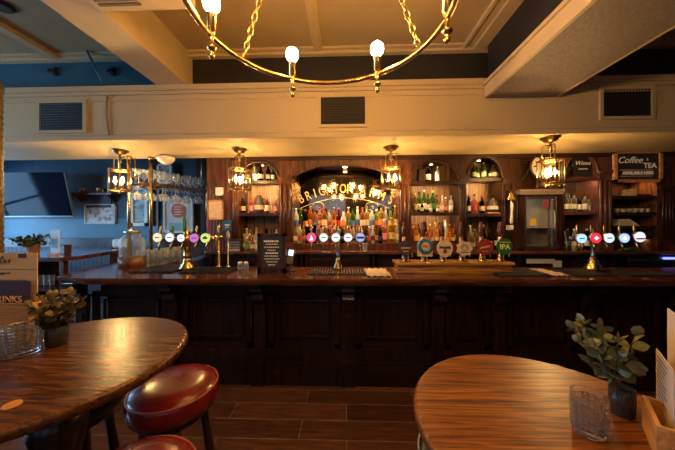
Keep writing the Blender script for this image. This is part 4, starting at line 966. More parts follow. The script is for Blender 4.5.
# items on back counter left
q = W(234,251,3.72); t = thing('tissue_box','dark box with pale slots on the back counter behind left tower','box',(q.x,3.78,LEDGE+.001))
b = MB(); b.b2(-.09,.09,-.06,.06,0,.17,bev=.006); b.build('body', darksteel, t)
b = MB(); 
for k in range(3): b.b2(-.08,.08,-.064,-.06,.05+k*.035,.062+k*.035)
b.b2(-.09,.09,-.066,-.06,.0,.03); b.build('label_strip', mat('grey_label',(0.35,0.33,0.33),0.5), t)
q = W(219,237,3.3); Y=3.17; q = W(219,245,Y)
t = thing('brass_tap','brass spirit tap standing between left tower and notice','tap',(q.x,Y,BT))
zq = W(219,237,Y).z-BT
b = MB(); b.lathe([(.035,0),(.035,.012),(.012,.03),(.012,zq)],seg=14); b.build('post', brass, t)
b = MB(); b.tube([(-.05,0,zq),(.05,0,zq)],.018); b.tube([(0,0,zq),(0,-.05,zq-.02),(0,-.06,zq-.08)],.010); b.build('spout', brass, t)
b = MB(); b.lathe([(.008,zq),(.012,zq+.05),(.016,zq+.12),(.006,zq+.16)],seg=12); b.build('handle', brass, t)
q = W(228,230,Y); t = thing('blue_tap','slim steel tap with square blue badge beside left tower','tap',(q.x,Y,BT)); zq=W(228,225,Y).z-BT
b = MB(); b.lathe([(.03,0),(.03,.012),(.009,.03),(.009,zq-.05)],seg=14); b.build('post', steel, t)
b = MB(); b.b2(-.045,.045,-.02,.0,zq-.07,zq+.06,bev=.006); b.build('badge', mat('badge_blue',(0.02,0.17,0.38),0.35), t)
b = MB(); b.b2(-.03,.03,-.023,-.02,zq-.01,zq+.01); b.b2(-.02,.02,-.023,-.02,zq-.035,zq-.025); b.build('badge_mark', chalk, t)
b = MB(); b.lathe([(.02,zq-.16),(.022,zq-.12),(.012,zq-.08)],seg=12); b.build('collar', whitep, t)

# ================================================================== LEFT END OF THE BAR AND LOUNGE
for i,(px,Y,l) in enumerate(((129,3.72,'brass pole behind the glass drinks jar'),(151,3.78,'brass pole right of the glass drinks jar'),(207,4.8,'slim brass pole against the board panelling'))):
    q = W(px,200,Y); top = (ZS if Y < YSR else 3.2)
    t = thing('brass_pole', l, 'pole', (q.x,Y,BT), 0, 'brass poles at the bar end'); r=.022
    b = MB(); b.lathe([(r*2.2,0),(r*2.2,.012),(r*1.3,.03),(r,.04)],seg=18); b.build('base', brass, t)
    b = MB(); b.lathe([(r,.04),(r,top-BT-.002)],seg=18); b.build('shaft', brass, t)
    b = MB(); b.lathe([(r*1.3,top-BT-.05),(r*1.8,top-BT-.03),(r*1.8,top-BT-.002)],seg=18); b.build('collar', brass, t)
# glass rack
RA = W(133,183,3.80); RB = W(203,192,4.86); RZ = (RA.z+RB.z)/2
A2 = Vector((RA.x,RA.y,RZ)); B2 = Vector((RB.x,RB.y,RZ)); dr = (B2-A2); L = dr.length; dr.normalize(); nr = Vector((dr.y,-dr.x,0))
t = thing('glass_rack','hanging brown rail rack holding wine glasses above bar end','rack',A2, math.atan2(dr.y,dr.x)); 
b = MB(); b.b2(0,L,-.17,.17,-.012,.0); b.build('shelf', cleargl, t)
b = MB(); b.b2(0,L,-.19,-.17,-.025,.02); b.b2(0,L,.17,.19,-.025,.02); b.build('rail', mahog_red, t)
b = MB()
for k in range(7): b.tube([(.05+k*(L-.1)/6,-.16,-.03),(.05+k*(L-.1)/6,.16,-.03)],.006)
b.build('hanger_bar', brass, t)
for x in (.03, L-.03):
    b = MB(); b.tube([(x,0,0),(x,0,(ZS if x<.5 and A2.y<YSR-.05 else 3.2)-RZ-.002)],.010); b.build('suspension_rod', brass, t)
def wineglass(kind='wine', flip=False):
    if kind == 'wine': pr = [(.034,0),(.032,.004),(.005,.012),(.004,.075),(.02,.09),(.036,.12),(.038,.15),(.031,.185)]
    elif kind == 'martini': pr = [(.036,0),(.034,.004),(.005,.012),(.004,.10),(.055,.17)]
    else: pr = [(.034,0),(.032,.004),(.005,.012),(.004,.06),(.02,.075),(.027,.12),(.024,.19)]
    return pr
def glass_obj(pr, loc, label, flip, group):
    t = thing('wine_glass', label, 'glass', loc, 0, group); M = Matrix.Rotation(PI,4,'X') if flip else Matrix()
    b = MB(); b.lathe(pr[:4], seg=14, M=M); b.build('stem', frost, t)
    b = MB(); b.lathe(pr[3:], seg=16, M=M, cap=False); b.build('bowl', frost, t)
rr = random.Random(4)
for i in range(10):
    p = A2+dr*(.10+i*(L-.16)/9)+nr*(-.12)+Vector((0,0,.002)); glass_obj([(a*1.6,c*1.2) for a,c in wineglass('wine')], p, 'upright wine glass on the rack, far row, %s from the front' % ORD[i], False, 'glasses standing on the rack')
    p = A2+dr*(.10+i*(L-.16)/9)+nr*(-.13)+Vector((0,0,-.037)); glass_obj([(a*1.4,c*1.05) for a,c in wineglass('wine')], p, 'stemmed glass hanging under the rack, far row, %s from the front' % ORD[i], True, 'glasses hanging under the rack')
for i in range(11):
    d = .06+i*(L-.12)/10
    p = A2+dr*d+nr*(.09 if i%2 else .03)+Vector((0,0,.002)); kd = 'martini' if i in (0,1,6) else 'wine'
    glass_obj([(a*1.6,c*1.25) for a,c in wineglass(kd)], p, 'upright %s glass standing on the hanging rack, %s from the front' % ('martini' if kd=='martini' else 'wine', ORD[i]), False, 'glasses standing on the rack')
    p = A2+dr*d+nr*(.09 if i%2 else .0)+Vector((0,0,-.037))
    glass_obj([(a*1.4,c*1.05) for a,c in wineglass('wine')], p, 'stemmed glass hanging upside down under the rack, %s from the front' % ORD[i], True, 'glasses hanging under the rack')
# tumblers on the return
def tumbler_small(loc, label, group, r=.042, h=.13):
    b = MB(); b.lathe([(r*.8,0),(r,h),(r*.93,h),(r*.74,.012),(0,.012)],seg=16,cap=False); o = b.build('pint_glass', frost); o.location = loc; tag(o, label, 'glass', group); return o
k = 0
TA = Wz(146,262,BT); TB = Wz(189,256.5,BT)
b = MB(); v_ = (TB-TA).normalized(); nn = Vector((-v_.y,v_.x,0)); M_ = [TA-v_*.06+nn*.26, TA-v_*.06-nn*.06, TB+v_*.06-nn*.06, TB+v_*.06+nn*.26]
b.flat([(p.x,p.y) for p in M_][::1], BT+.001, BT+.012); tag(b.build('glass_mat', mat('blue_mat',(0.10,0.14,0.18),0.4)),'dark blue mat under the rows of upturned glasses','bar mat')
for j in range(2):
    for i in range(8):
        p = TA + (TB-TA)*(i/7) + nn*(.02+j*.13)
        tumbler_small((p.x,p.y,BT+.0135), 'clear tumbler in the %s row on the bar return, %s from the front' % (('near','far')[j], ORD[i]), 'tumblers on the bar return', .044, .15)
# glass drinks jar
q = Wz(128.5,267,BT); 
t = thing('drinks_jar','glass drinks dispenser jar on a round wooden stand','jar',(q.x,q.y+.06,BT)); s_ = q.y/262*.92
b = MB(); b.lathe([(13*s_,0),(13*s_,11*s_)],seg=30); b.build('stand', wood('walnut_stand',(0.08,0.03,0.012),(0.17,0.07,0.03),(0.27,0.12,0.05),0.35,(9,9,2)), t)
b = MB(); b.lathe([(11*s_,11.1*s_),(12*s_,13*s_),(12.3*s_,24*s_),(11*s_,31*s_),(7.5*s_,35*s_),(7*s_,38*s_)],seg=30,cap=False); b.build('glass_body', frost, t)
b = MB(); b.lathe([(7.6*s_,37*s_),(7.8*s_,40*s_),(6*s_,41*s_),(1.5*s_,41.5*s_),(1.8*s_,43*s_),(.5*s_,43.6*s_)],seg=24); b.build('lid', steel, t)
b = MB(); b.tube([(0,-12*s_,14*s_),(0,-15*s_,14*s_),(0,-15.5*s_,12*s_)],.012); b.build('tap', steel, t)
# lounge furniture -----------------------------------
# TV
Y = 5.0; a = W(5,217,Y); c = W(74,217,Y); d = W(8,174,Y); w = c.x-a.x; h = d.z-a.z
t = thing('television','large wall mounted flat television tilted downward in the lounge','television',((a.x+c.x)/2,Y,a.z))
b = MB(); b.box((0,-.07,h/2),(w,.05,h/math.cos(.2)),rx=.2,bev=.008); b.build('casing', mat('tv_bezel',(0.20,0.22,0.24),0.3,0.5), t)
b = MB(); b.box((0,-.098,h/2+.006),(w-.03,.006,h/math.cos(.2)-.03),rx=.2); b.build('screen', mat('tv_screen',(0.008,0.012,0.022),0.07,spec=0.10), t)
b = MB(); b.b2(-.15,.15,.0,YB-Y-.01,h/2-.1,h/2+.1); b.build('wall_bracket', blackp, t)
frame(86,204,116.5,224,YB-.001,'white framed sketch right of the television',pic('sketch_print',[(0.42,(0.30,0.16,0.12)),(0.5,(0.62,0.55,0.50)),(0.62,(0.70,0.64,0.60))],(2,2,2)),mat('pale_frame',(0.5,0.58,0.64),0.4),mount=mat('mount_white',(0.66,0.65,0.64),0.5),d=.04)
frame(132,187,149,226,YB-.12,'white framed landscape poster behind the brass poles',pic('landscape_print',[(0.35,(0.02,0.03,0.03)),(0.5,(0.12,0.22,0.18)),(0.65,(0.30,0.42,0.45))],(1,1,3)),whitep,e=.06,d=.05)
t_, w_, h_ = frame(165,199,194,233,YB-.10,'white framed poster with orange circle and bottles',mat('poster_ground',(0.55,0.55,0.50),0.4,var=0.1),whitep,e=.03,d=.05)
b = MB(); b.disc((0,-.032,h_*.66),.15,.004,30); b.build('orange_circle', mat('poster_orange',(0.50,0.09,0.03),0.5), t_)
b = MB()
for k in range(4): b.b2(-.08,.08-(k%2)*.03,-.040,-.036,h_*.75-k*.05,h_*.75-k*.05+.02)
b.build('poster_lines', mat('poster_cream',(0.70,0.55,0.40),0.5), t_)
b = MB(); b.b2(-.2,.14,-.033,-.030,.05,h_*.30); b.build('poster_sea', mat('poster_aqua',(0.18,0.40,0.45),0.5), t_)
b = MB(); b.lathe([(.035,.0),(.035,.16),(.012,.22),(.012,.30)],(.12,-.035,.08),10,Matrix.Diagonal((1,.1,1,1))); b.build('poster_bottle', greenm, t_)
frame(158.5,164,173,184,YB-.10,'small white framed photo above the hanging glass rack',pic('photo_print',[(0.4,(0.16,0.11,0.08)),(0.6,(0.45,0.42,0.38))],(3,3,3)),whitep,e=.04,d=.05)
frame(160,230,172,237,YB-.12,'small white framed card on the dado rail behind taps',pic('card_print',[(0.4,(0.05,0.12,0.18)),(0.6,(0.2,0.35,0.45))],(3,3,3)),whitep,e=.03,d=.04)
# dark pilasters of the rear wall behind posters
for x0,x1,l in ((149.5,158,'dark upright board between landscape and orange circle posters'),(196,205,'dark upright board right of the orange circle poster')):
    a = W(x0,200,YB-.05); c = W(x1,200,YB-.05); b = MB(); b.b2(a.x,c.x,YB-.05,YB-.001,1.37,3.19); tag(b.build('upright_board', mahog), l, 'board')
# shelf with mugs
a = W(68,193,YB-.2); c = W(112,193,YB-.2); 
t = thing('wall_shelf','dark wall shelf right of the television','shelf',((a.x+c.x)/2,YB,a.z)); w=c.x-a.x
b = MB(); b.b2(-w/2,w/2,-.22,0,-.04,0); b.build('board', mahog_red, t)
b = MB()
for x in (-w/2+.1,w/2-.1): b.prism([(-.22,-.04),(0,-.04),(0,-.2)],x-.01,x+.01,Matrix(((0,1,0,0),(1,0,0,0),(0,0,1,0),(0,0,0,1))))
b.build('bracket', mahog, t)
for px,l in ((84,'copper coloured tankard on the wall shelf, left one'),(99,'copper coloured tankard on the wall shelf, right one')):
    q = W(px,192,YB-.12); t = thing('tankard',l,'tankard',(q.x,YB-.12,a.z+.001),0,'tankards on the wall shelf')
    b = MB(); b.lathe([(.05,0),(.045,.09),(.05,.11)],seg=18); b.build('cup', mat('copper',(0.55,0.24,0.13)), t)
    b = MB(); s_=-1 if px<90 else 1; b.tube([(s_*.045,0,.09),(s_*.09,0,.08),(s_*.09,0,.04),(s_*.045,0,.02)],.008); b.build('handle', steel, t)
# upper dark panel band
a = W(2,158,YB-.03); b = MB(); b.b2(W(74,180,YB).x,W(112,180,YB).x,YB-.03,YB-.001,2.0,W(90,176,YB).z); tag(b.build('wall_panel', mat('umber_panel',(0.03,0.022,0.018),0.5)),'dark brown wall panel behind the tankards','panel')
# service table with plant, menu card
t = thing('service_table','wooden service table with lower shelf left of the bar','table',(-3.95,3.75,0)); zt = 1.235
b = MB(); b.flat([(-.75,-.55),(.33,-.55),(.42,-.35),(.26,.45),(-.75,.45)],zt-.05,zt); b.build('top', topwood, t)
b = MB(); b.b2(-.70,.22,-.45,.38,.78,.81); b.build('shelf', mahog_red, t)
b = MB(); b.b2(-.72,-.66,-.48,.40,0,zt-.05); b.build('side_panel', mahog_red, t)
for (x,y) in ((.20,-.44),(.16,.34),(-.25,-.44)):
    b = MB(); b.b2(x,x+.06,y,y+.06,0,zt-.05); b.build('leg', mahog_red, t)
for i,px in enumerate((40,46,52)):
    Yg = 3.50; q = W(px,268,Yg); tumbler_small((q.x,Yg,.8115), 'clear glass on lower shelf of service table, %s from left' % ORD[i], 'glasses under the service table', .032, .14)
def potted(name,label,px,Y,z,pr,ph,potm,fol,n,rx,rz,sz,seed,zc):
    q = W(px,250,Y); t = thing(name,label,'plant',(q.x,Y,z)); rr = random.Random(seed)
    b = MB(); b.lathe([(pr*.8,0),(pr,ph),(pr*.9,ph),(pr*.85,ph-.02),(0,ph-.02)],seg=18,cap=False); b.build('pot', potm, t)
    b = MB(); plant_leaves(b,(0,0,zc),n,rx,rz,sz,rr); b.build('foliage', fol, t)
    b = MB()
    for k in range(6): b.tube([(0,0,ph-.02),(rx*.4*math.cos(k),rx*.4*math.sin(k),zc-.02)],.003,5)
    b.build('stem', stemm, t)
potted('potted_plant','leafy plant in terracotta pot on the service table',33,3.45,zt+.001,.075,.12,terra,leafdark,130,.17,.06,.06,3,.19)
q = W(55.5,251,3.45); t = thing('menu_card','tall blue and white menu card standing on service table','menu',(q.x,3.45,zt+.001)); 
b = MB(); b.b2(-.06,.06,-.01,.0,0,.345); b.build('card', mat('white_card',(0.62,0.70,0.75),0.5), t)
b = MB(); b.b2(-.035,.04,-.014,-.01,.10,.22); b.build('print', mat('blue_print',(0.12,0.35,0.55),0.5), t)
b = MB(); b.b2(-.06,.06,-.04,-.014,0,.03); b.build('foot', lightwood, t)
q = W(63.5,250,3.6); b = MB(); b.b2(q.x-.07,q.x+.07,3.55,3.65,zt+.001,zt+.13,bev=.006); tag(b.build('condiment_box', mahog_red),'red brown condiment box behind the tall menu card','box')
# chair behind the jar
q = W(107,262,4.4)
t = thing('lounge_chair','dark red wooden chair with pale jacket on its back','chair',(q.x,4.45,0))
for x in (-.19,.19):
    b = MB(); b.tube([(x,-.2,.0),(x*.9,-.2,.45)],.022); b.build('leg', mahog_red, t)
    b = MB(); b.tube([(x,.22,.0),(x*.95,.2,.45),(x*.9,.26,1.34)],.022); b.build('leg', mahog_red, t)
b = MB(); b.b2(-.22,.22,-.24,.24,.45,.50,bev=.02); b.build('seat', mahog_red, t)
b = MB(); 
for x in (-.10,-.03,.04,.11): b.tube([(x,.22,.5),(x,.27,1.25)],.012)
b.b2(-.18,.18,.235,.275,1.22,1.32); b.build('backrest', mahog_red, t)
b = MB(); b.box((0,.25,1.30),(.30,.10,.16),bev=.04); b.build('draped_cloth', whitep, t)
# dome light at the soffit
q = W(176,157,3.95); t = thing('ceiling_dome_light','round glass ceiling fitting at the bulkhead rear','ceiling light',(q.x,3.72,ZS-.001))
b = MB(); b.lathe([(.06,0),(.06,-.03)],seg=20); b.build('mount', whitep, t)
b = MB(); b.lathe([(.11,-.02),(.12,-.04),(.10,-.08),(.06,-.115),(0.01,-.125)],seg=24,cap=False); b.build('dome', mat('dome_glass',(0.7,0.62,0.6),0.15), t)

# ================================================================== LANTERNS
def lantern(px, pyc, Y, label, R=.135):
    q = W(px, pyc, Y); t = thing('hanging_lantern', label, 'lantern', (q.x,Y,ZS-.001), 0, 'hanging lanterns over the bar')
    zt = -.27; zb_ = -.54
    b = MB(); b.lathe([(.10,0),(.10,-.008),(.075,-.02),(.07,-.04),(.03,-.055),(.012,-.06),(.012,-.10)],seg=24); b.build('ceiling_rose', brass_old, t)
    b = MB()
    for k in range(3): 
        a_ = k*2*PI/3+.4; b.tube([(0,0,-.09),(.05*math.cos(a_),.05*math.sin(a_),-.085),(.078*math.cos(a_),.078*math.sin(a_),-.11),(.08*math.cos(a_),.08*math.sin(a_),zt)],.007)
    b.lathe([(.006,-.10),(.028,-.12),(.012,-.135),(.025,-.155),(.006,-.18),(.006,zt)],seg=14); b.build('hanger', brass_old, t)
    b = MB(); n = 6
    P = [(R*math.cos(2*PI*k/n+.25), R*math.sin(2*PI*k/n+.25)) for k in range(n)]
    for z in (zt, zb_): b.tube([(x,y,z) for x,y in P], .010, 6, closed=True); 
    for x,y in P:
        b.tube([(x,y,zt+.01),(x,y,zb_-.01)],.0065); b.sphere((x,y,zb_-.02),.012,u=8,v=6)
    b.lathe([(.03,zt+.01),(R*.9,zt+.004),(R*.9,zt-.004),(.03,zt)],seg=6,cap=False) if False else None
    for x,y in P: b.tube([(0,0,zt),(x,y,zt)],.006)
    for x,y in P[::2]: b.tube([(0,0,zb_),(x,y,zb_)],.006)
    b.lathe([(.035,zb_-.004),(.035,zb_+.008)],seg=14); b.lathe([(.003,zb_-.045),(.014,zb_-.03),(.006,zb_-.004)],seg=10)
    b.build('frame', brass_old, t)
    for k in range(n):
        (x0,y0),(x1,y1) = P[k], P[(k+1)%n]; b = MB()
        v = [b.bm.verts.new(p) for p in ((x0*.985,y0*.985,zt),(x1*.985,y1*.985,zt),(x1*.985,y1*.985,zb_),(x0*.985,y0*.985,zb_))]; b.bm.faces.new(v)
        b.build('glass_pane', cleargl, t)
    for k in range(3):
        a_ = 2*PI*k/3+PI/2+.3; x,y = .05*math.cos(a_), .05*math.sin(a_)
        b = MB(); b.tube([(0,0,zb_+.004),(x,y,zb_+.01),(x,y,zb_+.05)],.006); b.lathe([(.010,zb_+.04),(.011,zb_+.10)],(x,y,0),10); c_ = b.build('candle_tube', brass_old, t)
        b = MB(); b.lathe([(.007,zb_+.10),(.013,zb_+.125),(.012,zb_+.145),(.003,zb_+.185)],(x,y,0),10); b.build('bulb', flame, c_)
lantern(120,170,3.42,'brass glass lantern in front of the brass poles')
lantern(239.5,170,3.42,'brass glass lantern left of the mirror')
lantern(391,170,3.42,'brass glass lantern at right end of the mirror')
lantern(550.5,165,3.12,'brass glass lantern in front of the clock', .128)

# ================================================================== CHANDELIER
cxx, cyy = c2w(-.061,1.07); CZ = 2.51
t = thing('ring_chandelier','large brass ring chandelier with bare bulbs hanging on chains','chandelier',(cxx,cyy,CZ)); R = .52
b = MB(); b.tube([(R*math.cos(k*2*PI/96),R*math.sin(k*2*PI/96),0) for k in range(96)],.0125,10,closed=True); b.build('ring', brass, t)
for deg in (2,56,113,167,222,300):
    a_ = math.radians(deg)+YAW; x,y = R*math.cos(a_), R*math.sin(a_)
    b = MB(); b.lathe([(.004,-.105),(.012,-.098),(.014,-.085),(.006,-.075),(.013,-.068),(.022,-.058),(.022,-.052),(.010,-.045),(.010,-.015),(.014,0),(.010,.018),(.019,.022),(.019,.085),(.024,.09),(.024,.096)],(x,y,0),16)
    h_ = b.build('bulb_holder', brass, t)
    b = MB(); b.lathe([(.013,.096),(.019,.108),(.033,.128),(.037,.147),(.033,.166),(.017,.182),(.001,.186)],(x,y,0),16); b.build('bulb', bulbglow, h_)
apex = Vector((0,0,.96))
for deg in (145,26,265):
    a_ = math.radians(deg)+YAW; p0 = Vector((R*math.cos(a_),R*math.sin(a_),.02)); b = MB()
    d = apex-p0; n = int(d.length/.034); ax = d.normalized(); o1 = ax.orthogonal().normalized(); o2 = ax.cross(o1)
    for k in range(n):
        c_ = p0+ax*(k+.5)*(d.length/n); u_ = o1 if k%2 else o2
        b.tube([c_+ax*.024*math.cos(s)+u_*.012*math.sin(s) for s in [j*2*PI/10 for j in range(10)]],.0032,5,closed=True)
    b.build('chain', brass_old, t)
b = MB(); b.tube([(0,0,.95),(0,0,ZC-CZ-.04)],.010); b.lathe([(.07,ZC-CZ-.001),(.07,ZC-CZ-.02),(.02,ZC-CZ-.05)],seg=20); b.sphere((0,0,.95),.03); b.build('ceiling_rose', brass_old, t)

# ================================================================== TABLES AND STOOLS
def table(loc, R, label, m):
    t = thing('poseur_table', label, 'table', (loc[0],loc[1],0)); h = loc[2]
    b = MB(); b.lathe([(R-.03,h-.045),(R-.008,h-.038),(R,h-.028),(R,h-.012),(R-.006,h-.003),(R-.014,h)],seg=72); o = b.build('top', m, t)
    for p in o.data.polygons:
        if len(p.vertices) > 10: p.use_smooth = False
    b = MB(); b.lathe([(.12,h-.047),(.11,h-.055),(.065,h-.062),(.060,h-.075),(.080,h-.085),(.080,h-.10),(.060,h-.108),(.060,h-.118),(.078,h-.128),(.078,h-.143),(.058,h-.151),(.058,h-.161),(.078,h-.171),(.078,h-.186),(.058,h-.194),(.060,h-.21),(.082,h-.23),(.088,h-.27),(.078,h-.34),(.055,h-.44),(.055,h-.50),(.050,.34),(.07,.30),(.06,.27),(.085,.20),(.085,.12),(.06,.10)],seg=28); b.build('pedestal', darkwood, t)
    for k in range(4):
        a_ = k*PI/2+.4; c,s = math.cos(a_), math.sin(a_)
        b = MB(); b.tube([(c*.05,s*.05,.20),(c*.15,s*.15,.16),(c*.25,s*.25,.05),(c*.32,s*.32,.025)],[.035,.032,.028,.024]); b.build('foot', darkwood, t)
dL, dR = .52, .62
tl = (*c2w(-1.10,1.03), H-dL); tr = (*c2w(1.10*dR*1.0,1.31*dR), H-dR)
table(tl, .445, 'round dark brown bar table at left with wet looking top', tablewood_l)
table(tr, .695*dR, 'round orange brown bar table at right', tablewood_r)
def stool(cx, cy, z, r, label, m, pm):
    x,y = c2w(cx,cy); t = thing('bar_stool', label, 'stool', (x,y,0), 0, None)
    b = MB(); b.lathe([(r*.86,z-.115),(r*.98,z-.10),(r*1.05,z-.06),(r*1.03,z-.022),(r*1.0,z-.004),(r*.97,z+.002),(r*.90,z+.016),(r*.6,z+.03),(0.001,z+.034)],seg=48); b.build('seat', m, t)
    b = MB(); b.tube([(r*1.005*math.cos(k*2*PI/48),r*1.005*math.sin(k*2*PI/48),z-.004) for k in range(48)],.0045,6,closed=True); b.build('piping', pm, t)
    b = MB(); b.lathe([(r*.80,z-.145),(r*.84,z-.114)],seg=32); b.build('seat_base', darkwood, t)
    for k in range(4):
        a_ = k*PI/2+.6; c,s = math.cos(a_), math.sin(a_)
        b = MB(); P = [(c*r*.62,s*r*.62,z-.14),(c*r*.70,s*r*.70,z-.25),(c*r*.80,s*r*.80,z*.5),(c*r*.95,s*r*.95,0.005)]
        b.tube(P,[.024,.020,.024,.017]); b.build('leg', darkwood, t)
    b = MB(); rr_=r*.86; b.tube([(rr_*math.cos(k*2*PI/32),rr_*math.sin(k*2*PI/32),.28) for k in range(32)],.010,6,closed=True); b.build('footrest', darkwood, t)
stool(-.875,1.405,.795,.208,'oxblood red leather bar stool beyond the left table',redleather,piping)
stool(-.700,.865,.795,.205,'oxblood red leather bar stool nearest the viewer',redleather,piping)
stool(-1.35,1.36,.80,.185,'black leather bar stool tucked behind the left table',blackleather,mat('grey_piping',(0.3,0.32,0.3),0.4))
stool(-1.30,.80,.80,.185,'black leather bar stool under the near side of left table',blackleather,mat('grey_piping',(0.3,0.32,0.3),0.4))
stool(.49,.985,.79,.18,'black leather bar stool tucked under the right table',blackleather,mat('grey_piping',(0.3,0.32,0.3),0.4))

# ---- things on the tables
def cut_tumbler(px, py, z, label, r, h, rz):
    q = Wz(px,py,z); t = thing('cut_glass_tumbler', label, 'glass', (q.x,q.y,z+.001), rz)
    nc = 18; mod = lambda a,zz: 1-.09*(abs(math.sin(nc*a/2))<.35)*(.012<zz<h-.016)
    pr = [(r*.86,0),(r*.9,.004)]; n = 8
    for k in range(n):
        z0 = .012+(h-.03)*k/n; dz = (h-.03)/n; R_ = r*(.95+.006*k)
        pr += [(R_*.92,z0),(R_*1.03,z0+dz*.22),(R_*1.03,z0+dz*.66),(R_*.92,z0+dz*.88)]
    pr += [(r*1.0,h-.016),(r*1.0,h),(r*.88,h),(r*.78,.02),(0.001,.018)]
    b = MB(); b.lathe(pr,seg=nc*5,mod=mod,cap=True); o = b.build('body', cutglass, t)
    for p in o.data.polygons: p.use_smooth = False
cut_tumbler(20,353,tl[2],'cut glass tumbler on the left table',.068,.125,.2)
cut_tumbler(589,432,tr[2],'cut glass tumbler on the right table',.043,.112,.5)
def vase_plant(px, py, z, label, r, h, seed, leafm, n_st, spread, hh, ls, lean=(0,0)):
    q = Wz(px,py,z); t = thing('potted_eucalyptus', label, 'plant', (q.x,q.y,z+.001)); rr = random.Random(seed)
    b = MB(); mod = lambda a,zz: 1+.035*math.cos(18*a); pr=[(r*.85,0),(r*.95,.006),(r,h*.5),(r*.98,h),(r*.92,h),(r*.9,h*.5),(r*.8,.012),(.001,.012)]
    b.lathe(pr,seg=72,mod=mod); b.build('vase', smoked, t)
    fo = MB(); st = MB()
    for k in range(n_st):
        a_ = 2*PI*k/n_st+rr.uniform(-.3,.3); sp = spread*rr.uniform(.35,1.0); H_ = hh*rr.uniform(.6,1.0)
        P = [Vector((0,0,.02))]; m_ = 7
        for i in range(1,m_+1):
            u_ = i/m_; P.append(Vector((math.cos(a_)*sp*u_**1.5+lean[0]*u_, math.sin(a_)*sp*u_**1.5+lean[1]*u_, .02+H_*u_)))
        st.tube(P,.0018,5)
        for i in range(3,m_+1):
            if P[i].z < h*.95: continue
            tdir = (P[i]-P[i-1]).normalized()
            for s in (0,1):
                ph = a_+i*1.57+s*PI; out = Vector((math.cos(ph),math.sin(ph),rr.uniform(-.1,.6)))+tdir*.3
                leaf_at(fo,P[i],ls*rr.uniform(.7,1.2)*(1.1-.35*i/m_),out,1.05,rr)
        leaf_at(fo,P[-1],ls*.8,tdir,.9,rr)
    fo.build('foliage', leafm, t); st.build('stem', stemm, t)
vase_plant(57,345,tl[2],'leafy sprigs in dark ribbed vase on the left table',.036,.085,21,leafbrown,18,.075,.185,.042)
vase_plant(622,414,tr[2],'eucalyptus sprigs in dark ribbed vase on the right table',.031,.085,8,leaf,9,.085,.25,.050,(-.075,.0))
# wooden token on left table
q = Wz(12,406,tl[2]); b = MB(); b.lathe([(.020,0),(.021,.002),(.020,.005)],seg=20); o = b.build('wooden_token', lightwood); o.location=(q.x,q.y,tl[2]+.0005); tag(o,'small round wooden token on the left table','token')
# menu holder at left
def P_on(px,py,z): return Wz(px,py,z)
p1 = Wz(37,347,tl[2]); 
def menu_set(name):
    pass
# left: holder box and two menus facing the viewer
MY = .97*1.0
pa = Wz(-45,338,tl[2]); pb = Wz(36,326,tl[2])
YM = 1.14
xL0, xL1 = W(-60,300,YM).x, W(38,300,YM).x; zB = tl[2]+.001
t = thing('menu_holder','small oak menu box behind the left tumbler','menu holder',((xL0+xL1)/2+.0,YM,zB),0.0); w = xL1-xL0
top = W(20,304,YM-.035).z-zB
b = MB(); b.b2(-w/2,w/2,-.035,-.025,0,top); b.b2(-w/2,w/2,.045,.055,0,top); b.b2(-w/2,-w/2+.01,-.025,.045,0,top); b.b2(w/2-.01,w/2,-.025,.045,0,top); b.b2(-w/2+.01,w/2-.01,-.025,.045,0,.008); b.build('box', lightwood, t)
def menu(px0,py0,px1,py1,Y,mm,name,label,zbase):
    a = W(px0,py1,Y); c = W(px1,py0,Y); t = thing(name,label,'menu',((a.x+c.x)/2,Y,zbase)); w=c.x-a.x; h=c.z-zbase
    b = MB(); b.box((0,0,h/2),(w,.003,h)); b.build('card', mm, t); return t, w, h
t, w, h = menu(-75,253,37.5,320,YM+.022,paper,'food_menu','tan food menu standing in the left menu box',zB+.009)
zf = lambda y,Y: W(20,y,Y).z-(zB+.009)
xx = lambda x,Y,t: W(x,260,Y).x-t.location.x
Ym = YM+.022
text_mesh('printed_heading','WHAT',.022,ink,t,(xx(3,Ym,t),-.003,zf(258.5,Ym)),align='RIGHT',sp=1.3) if False else None
text_mesh('printed_heading','A',.020,ink,t,(xx(3,Ym,t),-.003,zf(257.5,Ym)),align='CENTER')
text_mesh('printed_heading','EAT',.026,ink,t,(xx(6,Ym,t),-.003,zf(261.5,Ym)),align='CENTER',sp=1.3)
b = MB(); b.b2(xx(19,Ym,t),xx(27,Ym,t),-.003,-.0016,zf(258,Ym),zf(253.7,Ym)); b.build('printed_badge', ink, t)
b = MB(); 
for x0,x1,y in ((-8,11,272.5),(-8,5,273.5),(-20,37,269),(-20,28,280)): b.b2(xx(x0,Ym,t),xx(x1,Ym,t),-.003,-.0016,zf(y+.35 if y in(269,280) else y+1,Ym),zf(y,Ym))
b.build('printed_line', ink, t)
Yn = YM-.008
t, w, h = menu(-75,281,31,320,Yn,purple,'drinks_menu','aubergine drinks menu in front of the tan menu',zB+.009)
text_mesh('printed_heading','DRINKS',.043,paper,t,(xx(22.5,Yn,t),-.003,zf(299.5,Yn)),align='RIGHT')
text_mesh('printed_heading','MENU',.030,paper,t,(xx(13,Yn,t),-.003,zf(312.5,Yn)),align='RIGHT',sp=1.35)
